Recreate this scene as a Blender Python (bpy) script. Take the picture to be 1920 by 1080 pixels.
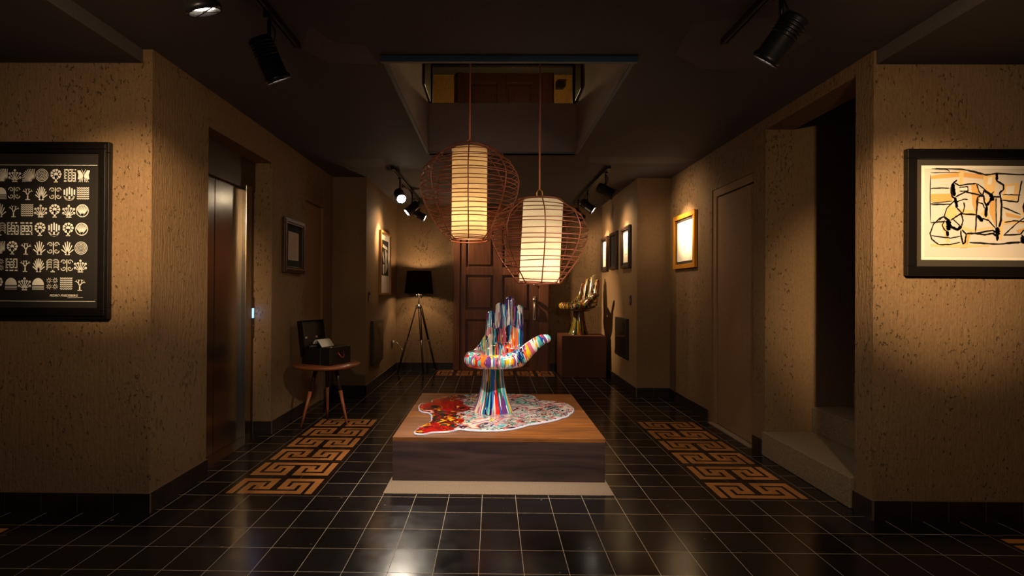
import bpy, bmesh, math, random
from mathutils import Vector, Matrix, Euler, noise
R = math.radians; PI = math.pi
sc = bpy.context.scene
for o in list(bpy.data.objects): bpy.data.objects.remove(o)
COL = sc.collection

# ------------------------------------------------------------------ camera
cam = bpy.data.cameras.new('camera'); camo = bpy.data.objects.new('camera', cam); COL.objects.link(camo)
cam.sensor_width = 36.0; cam.lens = 935.05 / 1920 * 36.0
cam.shift_x = 45.51 / 1920; cam.clip_start = .03; cam.clip_end = 60
yaw, pit, rol = -.0092, .0042, -.0061
camo.matrix_world = (Matrix.Translation((0, 0, 1.2434)) @ Matrix.Rotation(-yaw, 4, 'Z') @
                     Matrix.Rotation(PI / 2 + pit, 4, 'X') @ Matrix.Rotation(-rol, 4, 'Z'))
sc.camera = camo

# ------------------------------------------------------------------ world, exposure
w = bpy.data.worlds.new('world'); sc.world = w; w.use_nodes = True
w.node_tree.nodes['Background'].inputs[0].default_value = (.42, .60, 1.0, 1)
w.node_tree.nodes['Background'].inputs[1].default_value = .05
sc.view_settings.view_transform = 'Standard'; sc.view_settings.look = 'None'
sc.view_settings.gamma = 1; sc.view_settings.use_curve_mapping = False
sc.view_settings.exposure = 1.0
sc.cycles.use_denoising = True
sc.cycles.max_bounces = 8
sc.cycles.sample_clamp_indirect = 3.0
sc.cycles.caustics_reflective = False; sc.cycles.caustics_refractive = False
WARM = (1.0, .67, .36); WARMER = (1.0, .55, .22); CLEAR = (1.0, .86, .68)

def spot(loc, tgt, power, size, blend=.8, col=WARM, rad=.03):
    l = bpy.data.lights.new('spot_light', 'SPOT'); o = bpy.data.objects.new('spot_light', l); COL.objects.link(o)
    l.energy = power; l.color = col; l.spot_size = R(size); l.spot_blend = blend; l.shadow_soft_size = rad
    o.location = loc; o.rotation_euler = (Vector(tgt) - Vector(loc)).to_track_quat('-Z', 'Y').to_euler()
    return o
def point(loc, power, col=WARM, rad=.05):
    l = bpy.data.lights.new('bulb_light', 'POINT'); o = bpy.data.objects.new('bulb_light', l); COL.objects.link(o)
    l.energy = power; l.color = col; l.shadow_soft_size = rad; o.location = loc
    return o

CZ = 2.57            # ceiling height
# spotlight heads: (pivot xyz, aim target, watts, cone, colour, label)
HEADS = [
 ((-1.07, .78), (-2.00, 2.75, 1.62), 130, 54, WARM, None),
 ((-1.07, 1.76), (-.50, 2.60, .0), 20, 80, CLEAR, 'black spotlight cut off by the top left of the photo, on the near left track'),
 ((-1.07, 2.36), (-.30, 3.40, .2), 46, 92, CLEAR, 'black spotlight near the end of the front left ceiling track'),
 ((1.24, .80), (2.36, 2.75, 1.50), 130, 60, WARM, None),
 ((1.24, 2.16), (.0, 3.60, .2), 66, 100, CLEAR, 'black spotlight on the front right ceiling track, lens facing down'),
 ((-1.08, 5.78), (-.15, 3.6, .8), 24, 56, CLEAR, 'glaring spotlight facing the viewer on the rear left track'),
 ((-1.08, 6.66), (-1.49, 6.50, 1.95), 44, 75, WARM, 'middle of the three spotlights on the rear left track'),
 ((-1.08, 7.30), (1.25, 7.40, 1.15), 150, 66, WARM, 'rearmost spotlight of the rear left track, turned to the right'),
 ((1.23, 5.45), (2.085, 5.35, 1.92), 56, 72, WARM, 'front spotlight of the rear right track, aimed at the gold frame wall'),
 ((1.22, 6.45), (1.70, 6.33, 1.95), 42, 75, WARM, 'middle spotlight of the rear right track behind the lower lantern'),
 ((1.22, 7.15), (1.70, 7.45, 1.95), 42, 75, WARM, 'rearmost spotlight of the rear right track, mostly hidden by the cage'),
]

# ------------------------------------------------------------------ helpers
def srgb(r, g, b):
    f = lambda c: (c / 255 / 12.92) if c / 255 <= .04045 else ((c / 255 + .055) / 1.055) ** 2.4
    return (f(r), f(g), f(b), 1)
class MB:
    def __init__(s): s.v = []; s.f = []; s.m = []; s.sm = []
    def add(s, vs, fs, m=0, smooth=False):
        o = len(s.v); s.v += [tuple(v) for v in vs]
        for f in fs: s.f.append([i + o for i in f]); s.m.append(m); s.sm.append(smooth)
    def box(s, x0, x1, y0, y1, z0, z1, m=0):
        s.add([(x, y, z) for z in (z0, z1) for y in (y0, y1) for x in (x0, x1)],
              [(0, 2, 3, 1), (4, 5, 7, 6), (0, 1, 5, 4), (2, 6, 7, 3), (0, 4, 6, 2), (1, 3, 7, 5)], m)
    def quad(s, a, b, c, d, m=0): s.add([a, b, c, d], [(0, 1, 2, 3)], m)
    def tube(s, pts, r, n=8, m=0, closed=False, caps=True):
        pts = [Vector(p) for p in pts]; k = len(pts); rs = r if isinstance(r, (list, tuple)) else [r] * k
        vs = []; up = None
        for i, p in enumerate(pts):
            if closed: t = pts[(i + 1) % k] - pts[i - 1]
            else: t = pts[min(i + 1, k - 1)] - pts[max(i - 1, 0)]
            t.normalize()
            if up is None:
                up = t.orthogonal().normalized()
            else:
                up = (up - t * up.dot(t))
                up = up.normalized() if up.length > 1e-6 else t.orthogonal().normalized()
            q = t.cross(up)
            for j in range(n):
                a = 2 * PI * j / n; vs.append(p + (up * math.cos(a) + q * math.sin(a)) * rs[i])
        fs = []
        for i in range(k if closed else k - 1):
            for j in range(n):
                a = i * n + j; b = i * n + (j + 1) % n; i2 = (i + 1) % k
                fs.append((a, b, i2 * n + (j + 1) % n, i2 * n + j))
        if caps and not closed:
            fs.append(tuple(range(n - 1, -1, -1))); fs.append(tuple((k - 1) * n + j for j in range(n)))
        s.add(vs, fs, m, True)
    def lathe(s, prof, n=32, c=(0, 0), m=0, closed_ends=True):
        vs = []; fs = []
        for r, z in prof:
            for j in range(n):
                a = 2 * PI * j / n; vs.append((c[0] + r * math.cos(a), c[1] + r * math.sin(a), z))
        for i in range(len(prof) - 1):
            for j in range(n):
                fs.append((i * n + j, i * n + (j + 1) % n, (i + 1) * n + (j + 1) % n, (i + 1) * n + j))
        if closed_ends:
            fs.append(tuple(range(n - 1, -1, -1))); fs.append(tuple((len(prof) - 1) * n + j for j in range(n)))
        s.add(vs, fs, m, True)
    def ribbon(s, pts, wd, y, m=0):       # flat stroke in the local XZ plane, facing -Y
        for i in range(len(pts) - 1):
            (x0, z0), (x1, z1) = pts[i], pts[i + 1]; L = math.hypot(x1 - x0, z1 - z0)
            if L < 1e-7: continue
            w0 = (wd[i] if isinstance(wd, (list, tuple)) else wd) / 2; w1 = (wd[i + 1] if isinstance(wd, (list, tuple)) else wd) / 2
            nx, nz = -(z1 - z0) / L, (x1 - x0) / L; ex, ez = (x1 - x0) / L, (z1 - z0) / L
            s.add([(x0 + nx * w0, y, z0 + nz * w0), (x0 - ex * w0 * .6, y, z0 - ez * w0 * .6), (x0 - nx * w0, y, z0 - nz * w0),
                   (x1 - nx * w1, y, z1 - nz * w1), (x1 + ex * w1 * .6, y, z1 + ez * w1 * .6), (x1 + nx * w1, y, z1 + nz * w1)],
                  [(0, 1, 2, 3, 4, 5)], m)
    def poly(s, pts, y, m=0): s.add([(x, y, z) for x, z in pts], [tuple(range(len(pts)))], m)
    def build(s, name, mats, parent=None, bevel=0, loc=None):
        me = bpy.data.meshes.new(name); me.from_pydata(s.v, [], s.f)
        for mt in (mats if isinstance(mats, (list, tuple)) else [mats]): me.materials.append(mt)
        me.polygons.foreach_set('material_index', s.m); me.polygons.foreach_set('use_smooth', s.sm)
        me.update(); me.validate()
        o = bpy.data.objects.new(name, me); COL.objects.link(o)
        if parent: o.parent = parent
        if loc: o.location = loc
        if bevel:
            b = o.modifiers.new('bevel', 'BEVEL'); b.width = bevel; b.segments = 2; b.limit_method = 'ANGLE'; b.angle_limit = R(40)
        return o
def tag(o, label=None, cat=None, group=None, kind=None):
    if label: o['label'] = label
    if cat: o['category'] = cat
    if group: o['group'] = group
    if kind: o['kind'] = kind
    return o
def thing(name, loc, label, cat, rz=0, group=None):
    o = bpy.data.objects.new(name, None); COL.objects.link(o); o.empty_display_size = .1
    o.location = loc; o.rotation_euler = (0, 0, rz)
    return tag(o, label, cat, group)
def struct(name, mb, mats, parent=None, bevel=0, loc=None, label=None):
    o = mb.build(name, mats, parent, bevel, loc)
    if not parent: o['kind'] = 'structure'
    if label: o['label'] = label
    return o

# ------------------------------------------------------------------ materials
class NT:
    def __init__(s, name):
        s.m = bpy.data.materials.new(name); s.m.use_nodes = True; s.t = s.m.node_tree
        s.b = s.t.nodes['Principled BSDF']; s.out = s.t.nodes['Material Output']
    def n(s, typ, **kw):
        x = s.t.nodes.new(typ)
        for k, v in kw.items(): setattr(x, k, v)
        return x
    def l(s, a, b): s.t.links.new(a, b)
    def coord(s, scale=(1, 1, 1), loc=(0, 0, 0), src='Object'):
        tc = s.n('ShaderNodeTexCoord'); mp = s.n('ShaderNodeMapping'); s.l(tc.outputs[src], mp.inputs[0])
        mp.inputs['Scale'].default_value = scale; mp.inputs['Location'].default_value = loc
        return mp.outputs[0]
    def noise(s, vec, scale, detail=4, rough=.5, dist=0):
        x = s.n('ShaderNodeTexNoise'); x.inputs['Scale'].default_value = scale; x.inputs['Detail'].default_value = detail
        x.inputs['Roughness'].default_value = rough; x.inputs['Distortion'].default_value = dist
        if vec is not None: s.l(vec, x.inputs['Vector'])
        return x
    def ramp(s, fac, stops, interp='LINEAR'):
        x = s.n('ShaderNodeValToRGB'); cr = x.color_ramp; cr.interpolation = interp
        while len(cr.elements) < len(stops): cr.elements.new(.5)
        for e, (p, c) in zip(cr.elements, stops): e.position = p; e.color = c if len(c) == 4 else (*c, 1)
        s.l(fac, x.inputs[0]); return x.outputs[0]
    def math(s, op, a, b=None, c=None, clamp=False):
        x = s.n('ShaderNodeMath', operation=op); x.use_clamp = clamp
        for i, q in enumerate((a, b, c)):
            if q is None: continue
            if isinstance(q, (int, float)): x.inputs[i].default_value = q
            else: s.l(q, x.inputs[i])
        return x.outputs[0]
    def mix(s, f, a, b):
        x = s.n('ShaderNodeMix', data_type='RGBA')
        for i, q in ((0, f), (6, a), (7, b)):
            if isinstance(q, (int, float)): x.inputs[i].default_value = q
            elif isinstance(q, tuple): x.inputs[i].default_value = q
            else: s.l(q, x.inputs[i])
        return x.outputs[2]
    def bump(s, h, dist, strength=1.0):
        x = s.n('ShaderNodeBump'); x.inputs['Distance'].default_value = dist; x.inputs['Strength'].default_value = strength
        s.l(h, x.inputs['Height']); s.l(x.outputs[0], s.b.inputs['Normal']); return x
    def setv(s, **kw):
        for k, v in kw.items(): s.b.inputs[k.replace('_', ' ')].default_value = v
        return s
def plain(name, col, rough=.5, metal=0, coat=0, spec=.5):
    t = NT(name); t.setv(Base_Color=col, Roughness=rough, Metallic=metal)
    t.b.inputs['Coat Weight'].default_value = coat; t.b.inputs['Specular IOR Level'].default_value = spec
    return t.m
def emis(name, col, st):
    t = NT(name); t.setv(Base_Color=(0, 0, 0, 1)); t.b.inputs['Emission Color'].default_value = (*col[:3], 1)
    t.b.inputs['Emission Strength'].default_value = st; return t.m

def plaster(name, base, amt=1.0, pits=True):
    t = NT(name)
    fine = t.noise(t.coord((1, 1, .6)), 90, 4, .6)
    strk = t.noise(t.coord((70, 70, 7)), 1.0, 3, .6)
    big = t.noise(t.coord(), 1.3, 3, .5)
    col = t.mix(big.outputs[0], tuple(c * .8 for c in base[:3]) + (1,), tuple(min(1, c * 1.14) for c in base[:3]) + (1,))
    sp = t.ramp(fine.outputs[0], [(.35, (.82, .82, .82)), (.6, (1, 1, 1))])
    mm = t.n('ShaderNodeMix', data_type='RGBA', blend_type='MULTIPLY'); mm.inputs[0].default_value = 1
    t.l(col, mm.inputs[6]); t.l(sp, mm.inputs[7]); t.l(mm.outputs[2], t.b.inputs['Base Color'])
    h = t.math('ADD', t.math('MULTIPLY', fine.outputs[0], .45), t.math('MULTIPLY', strk.outputs[0], .55))
    if pits:
        pn = t.noise(t.coord((1, 1, .55)), 52, 3, .6)
        reg = t.noise(t.coord((1, 1, .6), (3, 5, 1)), 4, 2, .5)
        thr = t.math('MULTIPLY_ADD', reg.outputs[0], -.26, .50)
        pit = t.math('MULTIPLY', t.math('SUBTRACT', thr, pn.outputs[0]), 14, clamp=True)
        h = t.math('SUBTRACT', h, t.math('MULTIPLY', pit, 2.2))
    t.bump(h, .0075 * amt)
    t.setv(Roughness=.75); t.b.inputs['Specular IOR Level'].default_value = .25
    return t.m
WALL = srgb(128, 103, 74)
M = {}
M['wall'] = plaster('brown_plaster', WALL)
M['wall_smooth'] = plaster('brown_plaster_fine', WALL, .6, False)
M['ceil'] = plaster('dark_ceiling_paint', srgb(86, 81, 82), .12, False)
M['shaft'] = plaster('pale_grey_plaster', srgb(158, 146, 140), .15, False)
M['up_wall'] = plaster('ochre_plaster', srgb(170, 130, 70), .8)
M['rim'] = plain('grey_blue_rim', srgb(100, 108, 112), .6)
M['painted_door'] = plaster('brown_door_paint', srgb(142, 112, 84), .12, False)
M['blackmetal'] = plain('black_metal', (.012, .012, .013, 1), .38, 0, .15)
M['tile_base'] = None

def floor_mat(name, tile, patt=False):
    t = NT(name); v = t.coord(); sep = t.n('ShaderNodeSeparateXYZ'); t.l(v, sep.inputs[0])
    def line(o, off):
        a = t.math('DIVIDE', t.math('ADD', o, off), .2); fr = t.math('FRACT', a)
        e = t.math('MINIMUM', fr, t.math('SUBTRACT', 1.0, fr)); return e, t.math('FLOOR', a)
    ex, ix = line(sep.outputs[0], .0529 + 20 * .2); ey, iy = line(sep.outputs[1], -2.991 + 40 * .2)
    wob = t.noise(v, 60, 3, .6)
    e = t.math('MINIMUM', ex, ey)
    g = t.math('LESS_THAN', t.math('ADD', e, t.math('MULTIPLY_ADD', wob.outputs[0], .008, -.004)), .0065)
    cb = t.n('ShaderNodeCombineXYZ'); t.l(ix, cb.inputs[0]); t.l(iy, cb.inputs[1])
    wn = t.n('ShaderNodeTexWhiteNoise', noise_dimensions='2D'); t.l(cb.outputs[0], wn.inputs[0])
    cl = t.noise(v, 9, 5, .65)
    f = t.math('ADD', t.math('MULTIPLY', wn.outputs[0], .55), t.math('MULTIPLY', cl.outputs[0], .55))
    col = t.mix(f, tuple(c * .65 for c in tile[:3]) + (1,), tuple(c * 1.45 for c in tile[:3]) + (1,))
    spn = t.noise(v, 22, 2, .4)
    spk = t.math('GREATER_THAN', spn.outputs[0], .765)
    if not patt: col = t.mix(t.math('MULTIPLY', spk, .35), col, srgb(150, 130, 110))
    grout = srgb(186, 166, 142) if not patt else srgb(95, 62, 32)
    t.l(t.mix(g, col, grout), t.b.inputs['Base Color'])
    rr = t.math('MULTIPLY_ADD', cl.outputs[0], .20, .03)
    rr = t.math('ADD', rr, t.math('MULTIPLY', wn.outputs[0], .06))
    rr = t.math('ADD', rr, .03)
    t.l(t.math('MAXIMUM', rr, t.math('MULTIPLY', g, .6)), t.b.inputs['Roughness'])
    # slightly uneven tiles
    un = t.noise(v, 5, 2, .5)
    h = t.math('ADD', t.math('MULTIPLY', un.outputs[0], .5), t.math('MULTIPLY', g, -.25))
    t.bump(h, .002)
    t.b.inputs['Specular IOR Level'].default_value = .6
    return t.m
M['floor'] = floor_mat('black_cement_tile', srgb(21, 18, 19))
M['key'] = floor_mat('ochre_cement_inlay', srgb(172, 112, 60), True)
M['keybg'] = floor_mat('brown_black_cement', srgb(30, 20, 16), True)

def wood(name, c1, c2, axis='X', scale=1.0, rough=.45, coat=0., bump=.0006):
    t = NT(name); s = {'X': (.8, 9, 9), 'Y': (9, .8, 9), 'Z': (9, 9, .8)}[axis]
    s = tuple(q * scale for q in s)
    n1 = t.noise(t.coord(s), 1.2, 5, .6, 1.2); n2 = t.noise(t.coord(tuple(q * 6 for q in s)), 1, 3, .6)
    f = t.math('ADD', t.math('MULTIPLY', n1.outputs[0], .8), t.math('MULTIPLY', n2.outputs[0], .25))
    t.l(t.ramp(f, [(.30, c1), (.52, tuple((a + b) / 2 for a, b in zip(c1, c2))), (.72, c2)]), t.b.inputs['Base Color'])
    t.bump(f, bump); t.setv(Roughness=rough); t.b.inputs['Coat Weight'].default_value = coat
    return t.m
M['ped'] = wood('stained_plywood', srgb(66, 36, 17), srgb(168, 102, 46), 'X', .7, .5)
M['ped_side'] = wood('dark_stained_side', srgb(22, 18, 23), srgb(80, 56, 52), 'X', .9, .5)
M['plinth'] = wood('red_brown_board', srgb(70, 34, 20), srgb(96, 50, 30), 'Z', .5, .6)
M['door'] = wood('dark_oiled_wood', srgb(70, 40, 27), srgb(126, 77, 48), 'Z', 1, .45)
M['walnut'] = wood('walnut', srgb(96, 48, 26), srgb(160, 88, 50), 'X', 1.4, .35, .3)
M['legwood'] = wood('leg_wood', srgb(110, 56, 30), srgb(165, 92, 54), 'Z', 1.4, .4, .2)
M['ebony'] = wood('ebony_wood', srgb(30, 18, 14), srgb(52, 32, 26), 'Z', 1.2, .35, .2)
M['blackframe'] = plain('black_frame', srgb(15, 12, 11), .35, 0, .2)
M['darkwoodframe'] = wood('frame_wood', srgb(34, 18, 13), srgb(70, 38, 26), 'Z', 2, .35, .3)
M['gold'] = plain('gilded_frame', srgb(205, 140, 40), .42, .35)
M['brownframe'] = wood('light_wood_frame', srgb(120, 78, 40), srgb(170, 116, 60), 'Z', 2, .4)
M['chrome'] = plain('polished_chrome', (.75, .73, .70, 1), .15, 1)
M['nickel'] = plain('worn_nickel', (.50, .40, .30, 1), .4, 1)
M['brass'] = plain('aged_brass', srgb(180, 130, 70), .3, 1)
M['copper'] = plain('copper_handle', srgb(190, 110, 80), .35, 1)
M['wire'] = plain('rusty_copper_wire', srgb(158, 90, 64), .42, .3)
M['paper'] = plain('white_paper', srgb(235, 228, 212), .8)
M['ink'] = plain('black_ink', srgb(26, 22, 20), .7)
M['glyph'] = plain('silver_ink', srgb(236, 236, 228), .7)
M['blackpaper'] = plain('black_paper', srgb(20, 17, 15), .8)
M['matboard'] = plain('taupe_mat_board', srgb(58, 52, 43), .9)
M['darkmat'] = plain('dark_mat_board', srgb(27, 22, 19), .9)
M['orange'] = plain('ochre_ink', srgb(232, 196, 134), .8)
M['orange2'] = plain('deep_ochre_ink', srgb(214, 166, 96), .8)
M['greyp'] = plain('plate_tone_paper', srgb(214, 206, 194), .8)
M['feltmat'] = None
t = NT('black_leatherette'); t.bump(t.noise(t.coord(), 260, 3, .6).outputs[0], .0008); t.setv(Base_Color=srgb(15, 12, 12), Roughness=.42); M['leather'] = t.m
t = NT('beige_felt'); nn = t.noise(t.coord(), 180, 2, .6); t.l(t.ramp(nn.outputs[0], [(.3, srgb(112, 94, 78)), (.7, srgb(152, 130, 108))]), t.b.inputs['Base Color'])
t.bump(nn.outputs[0], .002); t.setv(Roughness=.95); M['feltmat'] = t.m
t = NT('speckled_step_render'); nn = t.noise(t.coord(), 150, 3, .7); t.l(t.ramp(nn.outputs[0], [(.3, srgb(98, 84, 66)), (.6, srgb(140, 120, 94)), (.75, srgb(200, 180, 150))]), t.b.inputs['Base Color'])
t.bump(nn.outputs[0], .003); t.setv(Roughness=.85); M['step'] = t.m
t = NT('brushed_steel'); nn = t.noise(t.coord((3, 3, 260)), 1, 3, .6)
t.l(t.math('MULTIPLY_ADD', nn.outputs[0], .10, .17), t.b.inputs['Roughness']); t.bump(nn.outputs[0], .00012)
t.setv(Base_Color=(.46, .40, .32, 1), Metallic=1); M['steel'] = t.m
M['steel_dark'] = plain('dull_dark_steel', (.16, .13, .10, 1), .4, 1)
t = NT('skirting_tile'); v = t.coord(); nn = t.noise(v, 9, 3, .6)
t.l(t.ramp(nn.outputs[0], [(.3, srgb(20, 15, 13)), (.7, srgb(42, 31, 25))]), t.b.inputs['Base Color']); t.setv(Roughness=.35); M['skirt'] = t.m
M['grout'] = plain('skirting_grout', srgb(92, 74, 58), .8)

# fabric lantern shade
def shade_mat(name, col, es=0):
    t = NT(name); v = t.coord((1, 1, 1)); n1 = t.noise(t.coord((40, 40, 500)), 1, 2, .5); n2 = t.noise(t.coord((1, 1, 14)), 3, 3, .5)
    d = t.n('ShaderNodeBsdfDiffuse'); d.inputs[0].default_value = col
    tr = t.n('ShaderNodeBsdfTranslucent'); tr.inputs[0].default_value = col
    mx = t.n('ShaderNodeMixShader'); mx.inputs[0].default_value = .5
    f = t.math('ADD', t.math('MULTIPLY', n1.outputs[0], .3), t.math('MULTIPLY', n2.outputs[0], .7))
    c = t.ramp(f, [(.35, tuple(q * .48 for q in col[:3])), (.65, tuple(q * .6 for q in col[:3]))]); t.l(c, tr.inputs[0]); t.l(c, d.inputs[0])
    bm_ = t.n('ShaderNodeBump'); bm_.inputs['Distance'].default_value = .004; t.l(n2.outputs[0], bm_.inputs['Height'])
    t.l(bm_.outputs[0], d.inputs['Normal'])
    t.l(d.outputs[0], mx.inputs[1]); t.l(tr.outputs[0], mx.inputs[2]); t.l(mx.outputs[0], t.out.inputs[0])
    return t.m
M['shade1'] = shade_mat('amber_cotton', srgb(240, 212, 168)); M['shade2'] = shade_mat('cream_cotton', srgb(240, 224, 196))
M['blackshade'] = shade_mat('black_lamp_fabric', srgb(40, 30, 24))

# poured paint
PAL = [srgb(*c) for c in ((20, 30, 90), (240, 236, 228), (70, 175, 205), (214, 42, 34), (240, 200, 40), (30, 28, 40), (20, 120, 90),
                          (225, 110, 140), (50, 120, 205), (90, 190, 190), (235, 120, 40), (110, 60, 130), (110, 200, 210), (246, 240, 230), (190, 60, 110), (25, 70, 160))]
PAL2 = [srgb(*c) for c in ((30, 40, 110), (76, 50, 130), (50, 105, 190), (34, 40, 100), (140, 50, 120), (90, 170, 210), (30, 50, 130), (200, 60, 90), (225, 222, 230), (50, 44, 110))]
def const_stops(p): return [(i / len(p), c) for i, c in enumerate(p)]
def drip_mat(name, pal, pal2, f1, f2, wt=.92, tk=.72):
    t = NT(name); at = t.n('ShaderNodeAttribute', attribute_name='flow'); v = at.outputs['Vector']
    wn = t.noise(v, f1 * .35, 2, .5); ad = t.n('ShaderNodeVectorMath', operation='MULTIPLY_ADD')
    t.l(wn.outputs['Color'], ad.inputs[0]); ad.inputs[1].default_value = (.035, .035, .035); t.l(v, ad.inputs[2])
    vo = t.n('ShaderNodeTexVoronoi'); vo.inputs['Scale'].default_value = f1; t.l(ad.outputs[0], vo.inputs['Vector'])
    sp = t.n('ShaderNodeSeparateColor'); t.l(vo.outputs['Color'], sp.inputs[0])
    c1 = t.ramp(sp.outputs[0], const_stops(pal), 'CONSTANT'); c2 = t.ramp(sp.outputs[1], const_stops(pal2), 'CONSTANT')
    vo2 = t.n('ShaderNodeTexVoronoi'); vo2.inputs['Scale'].default_value = f2; t.l(ad.outputs[0], vo2.inputs['Vector'])
    s2 = t.n('ShaderNodeSeparateColor'); t.l(vo2.outputs['Color'], s2.inputs[0])
    thin = t.ramp(s2.outputs[1], const_stops(pal[::-1]), 'CONSTANT')
    up = t.n('ShaderNodeAttribute', attribute_name='upper')
    upn = t.math('ADD', up.outputs['Fac'], t.math('MULTIPLY_ADD', wn.outputs['Fac'], .5, -.25))
    base = t.mix(t.math('GREATER_THAN', upn, .5), c1, c2)
    k = t.math('GREATER_THAN', t.math('SUBTRACT', s2.outputs[0], t.math('MULTIPLY', up.outputs['Fac'], .15)), tk); col = t.mix(k, base, thin)
    wl = t.math('GREATER_THAN', s2.outputs[2], wt); col = t.mix(wl, col, srgb(244, 240, 232))
    t.l(col, t.b.inputs['Base Color']); t.setv(Roughness=.12); t.b.inputs['Coat Weight'].default_value = .8
    t.b.inputs['Coat Roughness'].default_value = .05
    return t.m
M['drip'] = drip_mat('poured_enamel_paint', PAL, PAL2, 34, 125)
PALG = [srgb(*c) for c in ((96, 92, 26), (44, 32, 18), (150, 136, 44), (130, 44, 22), (22, 54, 40), (160, 150, 112), (70, 56, 24), (30, 24, 18), (128, 92, 30), (40, 60, 70))]
M['drip_gold'] = drip_mat('gold_green_enamel', PALG, PALG[::-1], 46, 100, 1.1, .6)
def puddle_mat():
    t = NT('marbled_paint'); v = t.coord(); sep = t.n('ShaderNodeSeparateXYZ'); t.l(v, sep.inputs[0])
    w1 = t.noise(v, 2.6, 3, .5, .6); ad = t.n('ShaderNodeVectorMath', operation='MULTIPLY_ADD')
    t.l(w1.outputs['Color'], ad.inputs[0]); ad.inputs[1].default_value = (.75, .75, .75); t.l(v, ad.inputs[2])
    n1 = t.noise(ad.outputs[0], 2.6, 2, .5, .7)
    pale = [srgb(*c) for c in ((30, 26, 50), (196, 226, 214), (236, 220, 205), (180, 120, 160), (240, 232, 220), (224, 130, 120), (60, 40, 70), (222, 190, 190), (120, 200, 195), (40, 100, 90), (245, 236, 225), (150, 90, 130), (230, 170, 150), (110, 70, 60))]
    red = [srgb(*c) for c in ((150, 14, 12), (190, 18, 14), (176, 16, 14), (200, 22, 16), (60, 20, 16), (180, 16, 14), (196, 20, 14), (205, 44, 20), (165, 14, 12), (190, 20, 16), (205, 30, 20), (30, 20, 24), (186, 18, 14), (244, 210, 60))]
    st = lambda p: [(.26 + .48 * i / len(p), c) for i, c in enumerate(p)]
    cp = t.ramp(n1.outputs[0], st(pale), 'CONSTANT'); cr = t.ramp(n1.outputs[0], st(red), 'CONSTANT')
    n3 = t.noise(ad.outputs[0], 6, 2, .5, .8)
    cr2 = t.ramp(n3.outputs[0], st([red[0], red[3], red[1], srgb(240, 190, 40), red[0], red[4], srgb(20, 60, 50), red[1], red[0], srgb(240, 220, 200), red[2], red[0]]), 'CONSTANT')
    cp2 = t.ramp(n3.outputs[0], st(pale[::-1]), 'CONSTANT')
    pick = t.math('GREATER_THAN', t.noise(v, 3.2, 2, .5).outputs[0], .5); cp = t.mix(pick, cp, cp2); cr = t.mix(pick, cr2, cr)
    rk = t.math('GREATER_THAN', t.math('ADD', t.math('MULTIPLY', sep.outputs[0], -1.0), t.math('MULTIPLY_ADD', w1.outputs[0], .7, -.35)), .24)
    col = t.mix(rk, cp, cr)
    vb = t.n('ShaderNodeTexVoronoi'); vb.inputs['Scale'].default_value = 4.5
    t.l(ad.outputs[0], vb.inputs['Vector']); s = t.n('ShaderNodeSeparateColor'); t.l(vb.outputs['Color'], s.inputs[0])
    blob = t.math('MULTIPLY', t.math('LESS_THAN', vb.outputs['Distance'], .24), t.math('GREATER_THAN', s.outputs[0], .66))
    bc = t.ramp(s.outputs[1], [(0, srgb(232, 214, 40)), (.45, srgb(130, 205, 215)), (.75, srgb(150, 170, 60))], 'CONSTANT')
    col = t.mix(blob, col, bc)
    t.l(col, t.b.inputs['Base Color']); t.setv(Roughness=.18); t.b.inputs['Coat Weight'].default_value = .6
    return t.m
M['puddle'] = puddle_mat()
M['rimpaint'] = plain('pale_blue_white_edge', srgb(205, 214, 236), .3, 0, .5)

# ------------------------------------------------------------------ floor with inlaid key pattern
KEY = ['1111111', '1000001', '1011101', '1010101', '1010111', '1010000', '1011111']
def key_cell(u, v):           # u across (24 units), v down (11 units) for the lower motif pair
    seq = [2, 1, 2, 1, 2, 1, 2]
    def idx(q):
        a = 0
        for i, s_ in enumerate(seq):
            a += s_
            if q < a: return i
        return 6
    if u < 11: return KEY[idx(v)][idx(u)] == '1'
    if u < 13: return idx(v) == 6
    return KEY[idx(v)][idx(23 - u)] == '1'
UN = .0218
def key_patch(mb, x0, y0, n, along='Y'):
    """patch of 3 x (1.5 n) tiles; n motif rows; (x0,y0) lower-left corner"""
    L = .3 * n
    def q(a0, a1, b0, b1, m, z=.0):
        if along == 'Y': mb.quad((x0 + a0, y0 + b0, z), (x0 + a1, y0 + b0, z), (x0 + a1, y0 + b1, z), (x0 + a0, y0 + b1, z), m)
        else: mb.quad((x0 + b0, y0 + a0, z), (x0 + b0, y0 + a1, z), (x0 + b1, y0 + a1, z), (x0 + b1, y0 + a0, z), m)
    ax = [0] + [.3 + (i - 12) * UN for i in range(25)] + [.6]
    for r in range(n):
        by = [r * .3] + [r * .3 + .03 + i * UN for i in range(12)] + [(r + 1) * .3]
        for j in range(13):
            run = None
            for i in range(26):
                on = 0
                if 1 <= i <= 24 and 1 <= j <= 11:
                    v = j - 1; vv = 10 - v if r % 2 == 0 else v
                    on = key_cell(i - 1, vv)
                c = 1 if on else 2
                if run and run[0] == c: run[2] = i
                else:
                    if run: q(ax[run[1]], ax[run[2] + 1], by[j], by[j + 1], run[0])
                    run = [c, i, i]
            q(ax[run[1]], ax[run[2] + 1], by[j], by[j + 1], run[0])
gx = lambda k: -.0529 + .2 * k
gy = lambda j: 2.991 - .2 * j
fl = MB()
PATCH = [(gx(-8), gy(0), 6, 'Y'), (gx(7), gy(0), 6, 'Y'), (gx(-4), gy(-21), 6, 'X'),
         (gx(-21), gy(5), 6, 'X'), (gx(13), gy(5), 6, 'X')]
rects = [(x, x + (.6 if a == 'Y' else .3 * n), y, y + (.3 * n if a == 'Y' else .6)) for x, y, n, a in PATCH]
xs = sorted({-4.4, 4.8} | {r[0] for r in rects} | {r[1] for r in rects if r[1] < 4.8})
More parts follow.
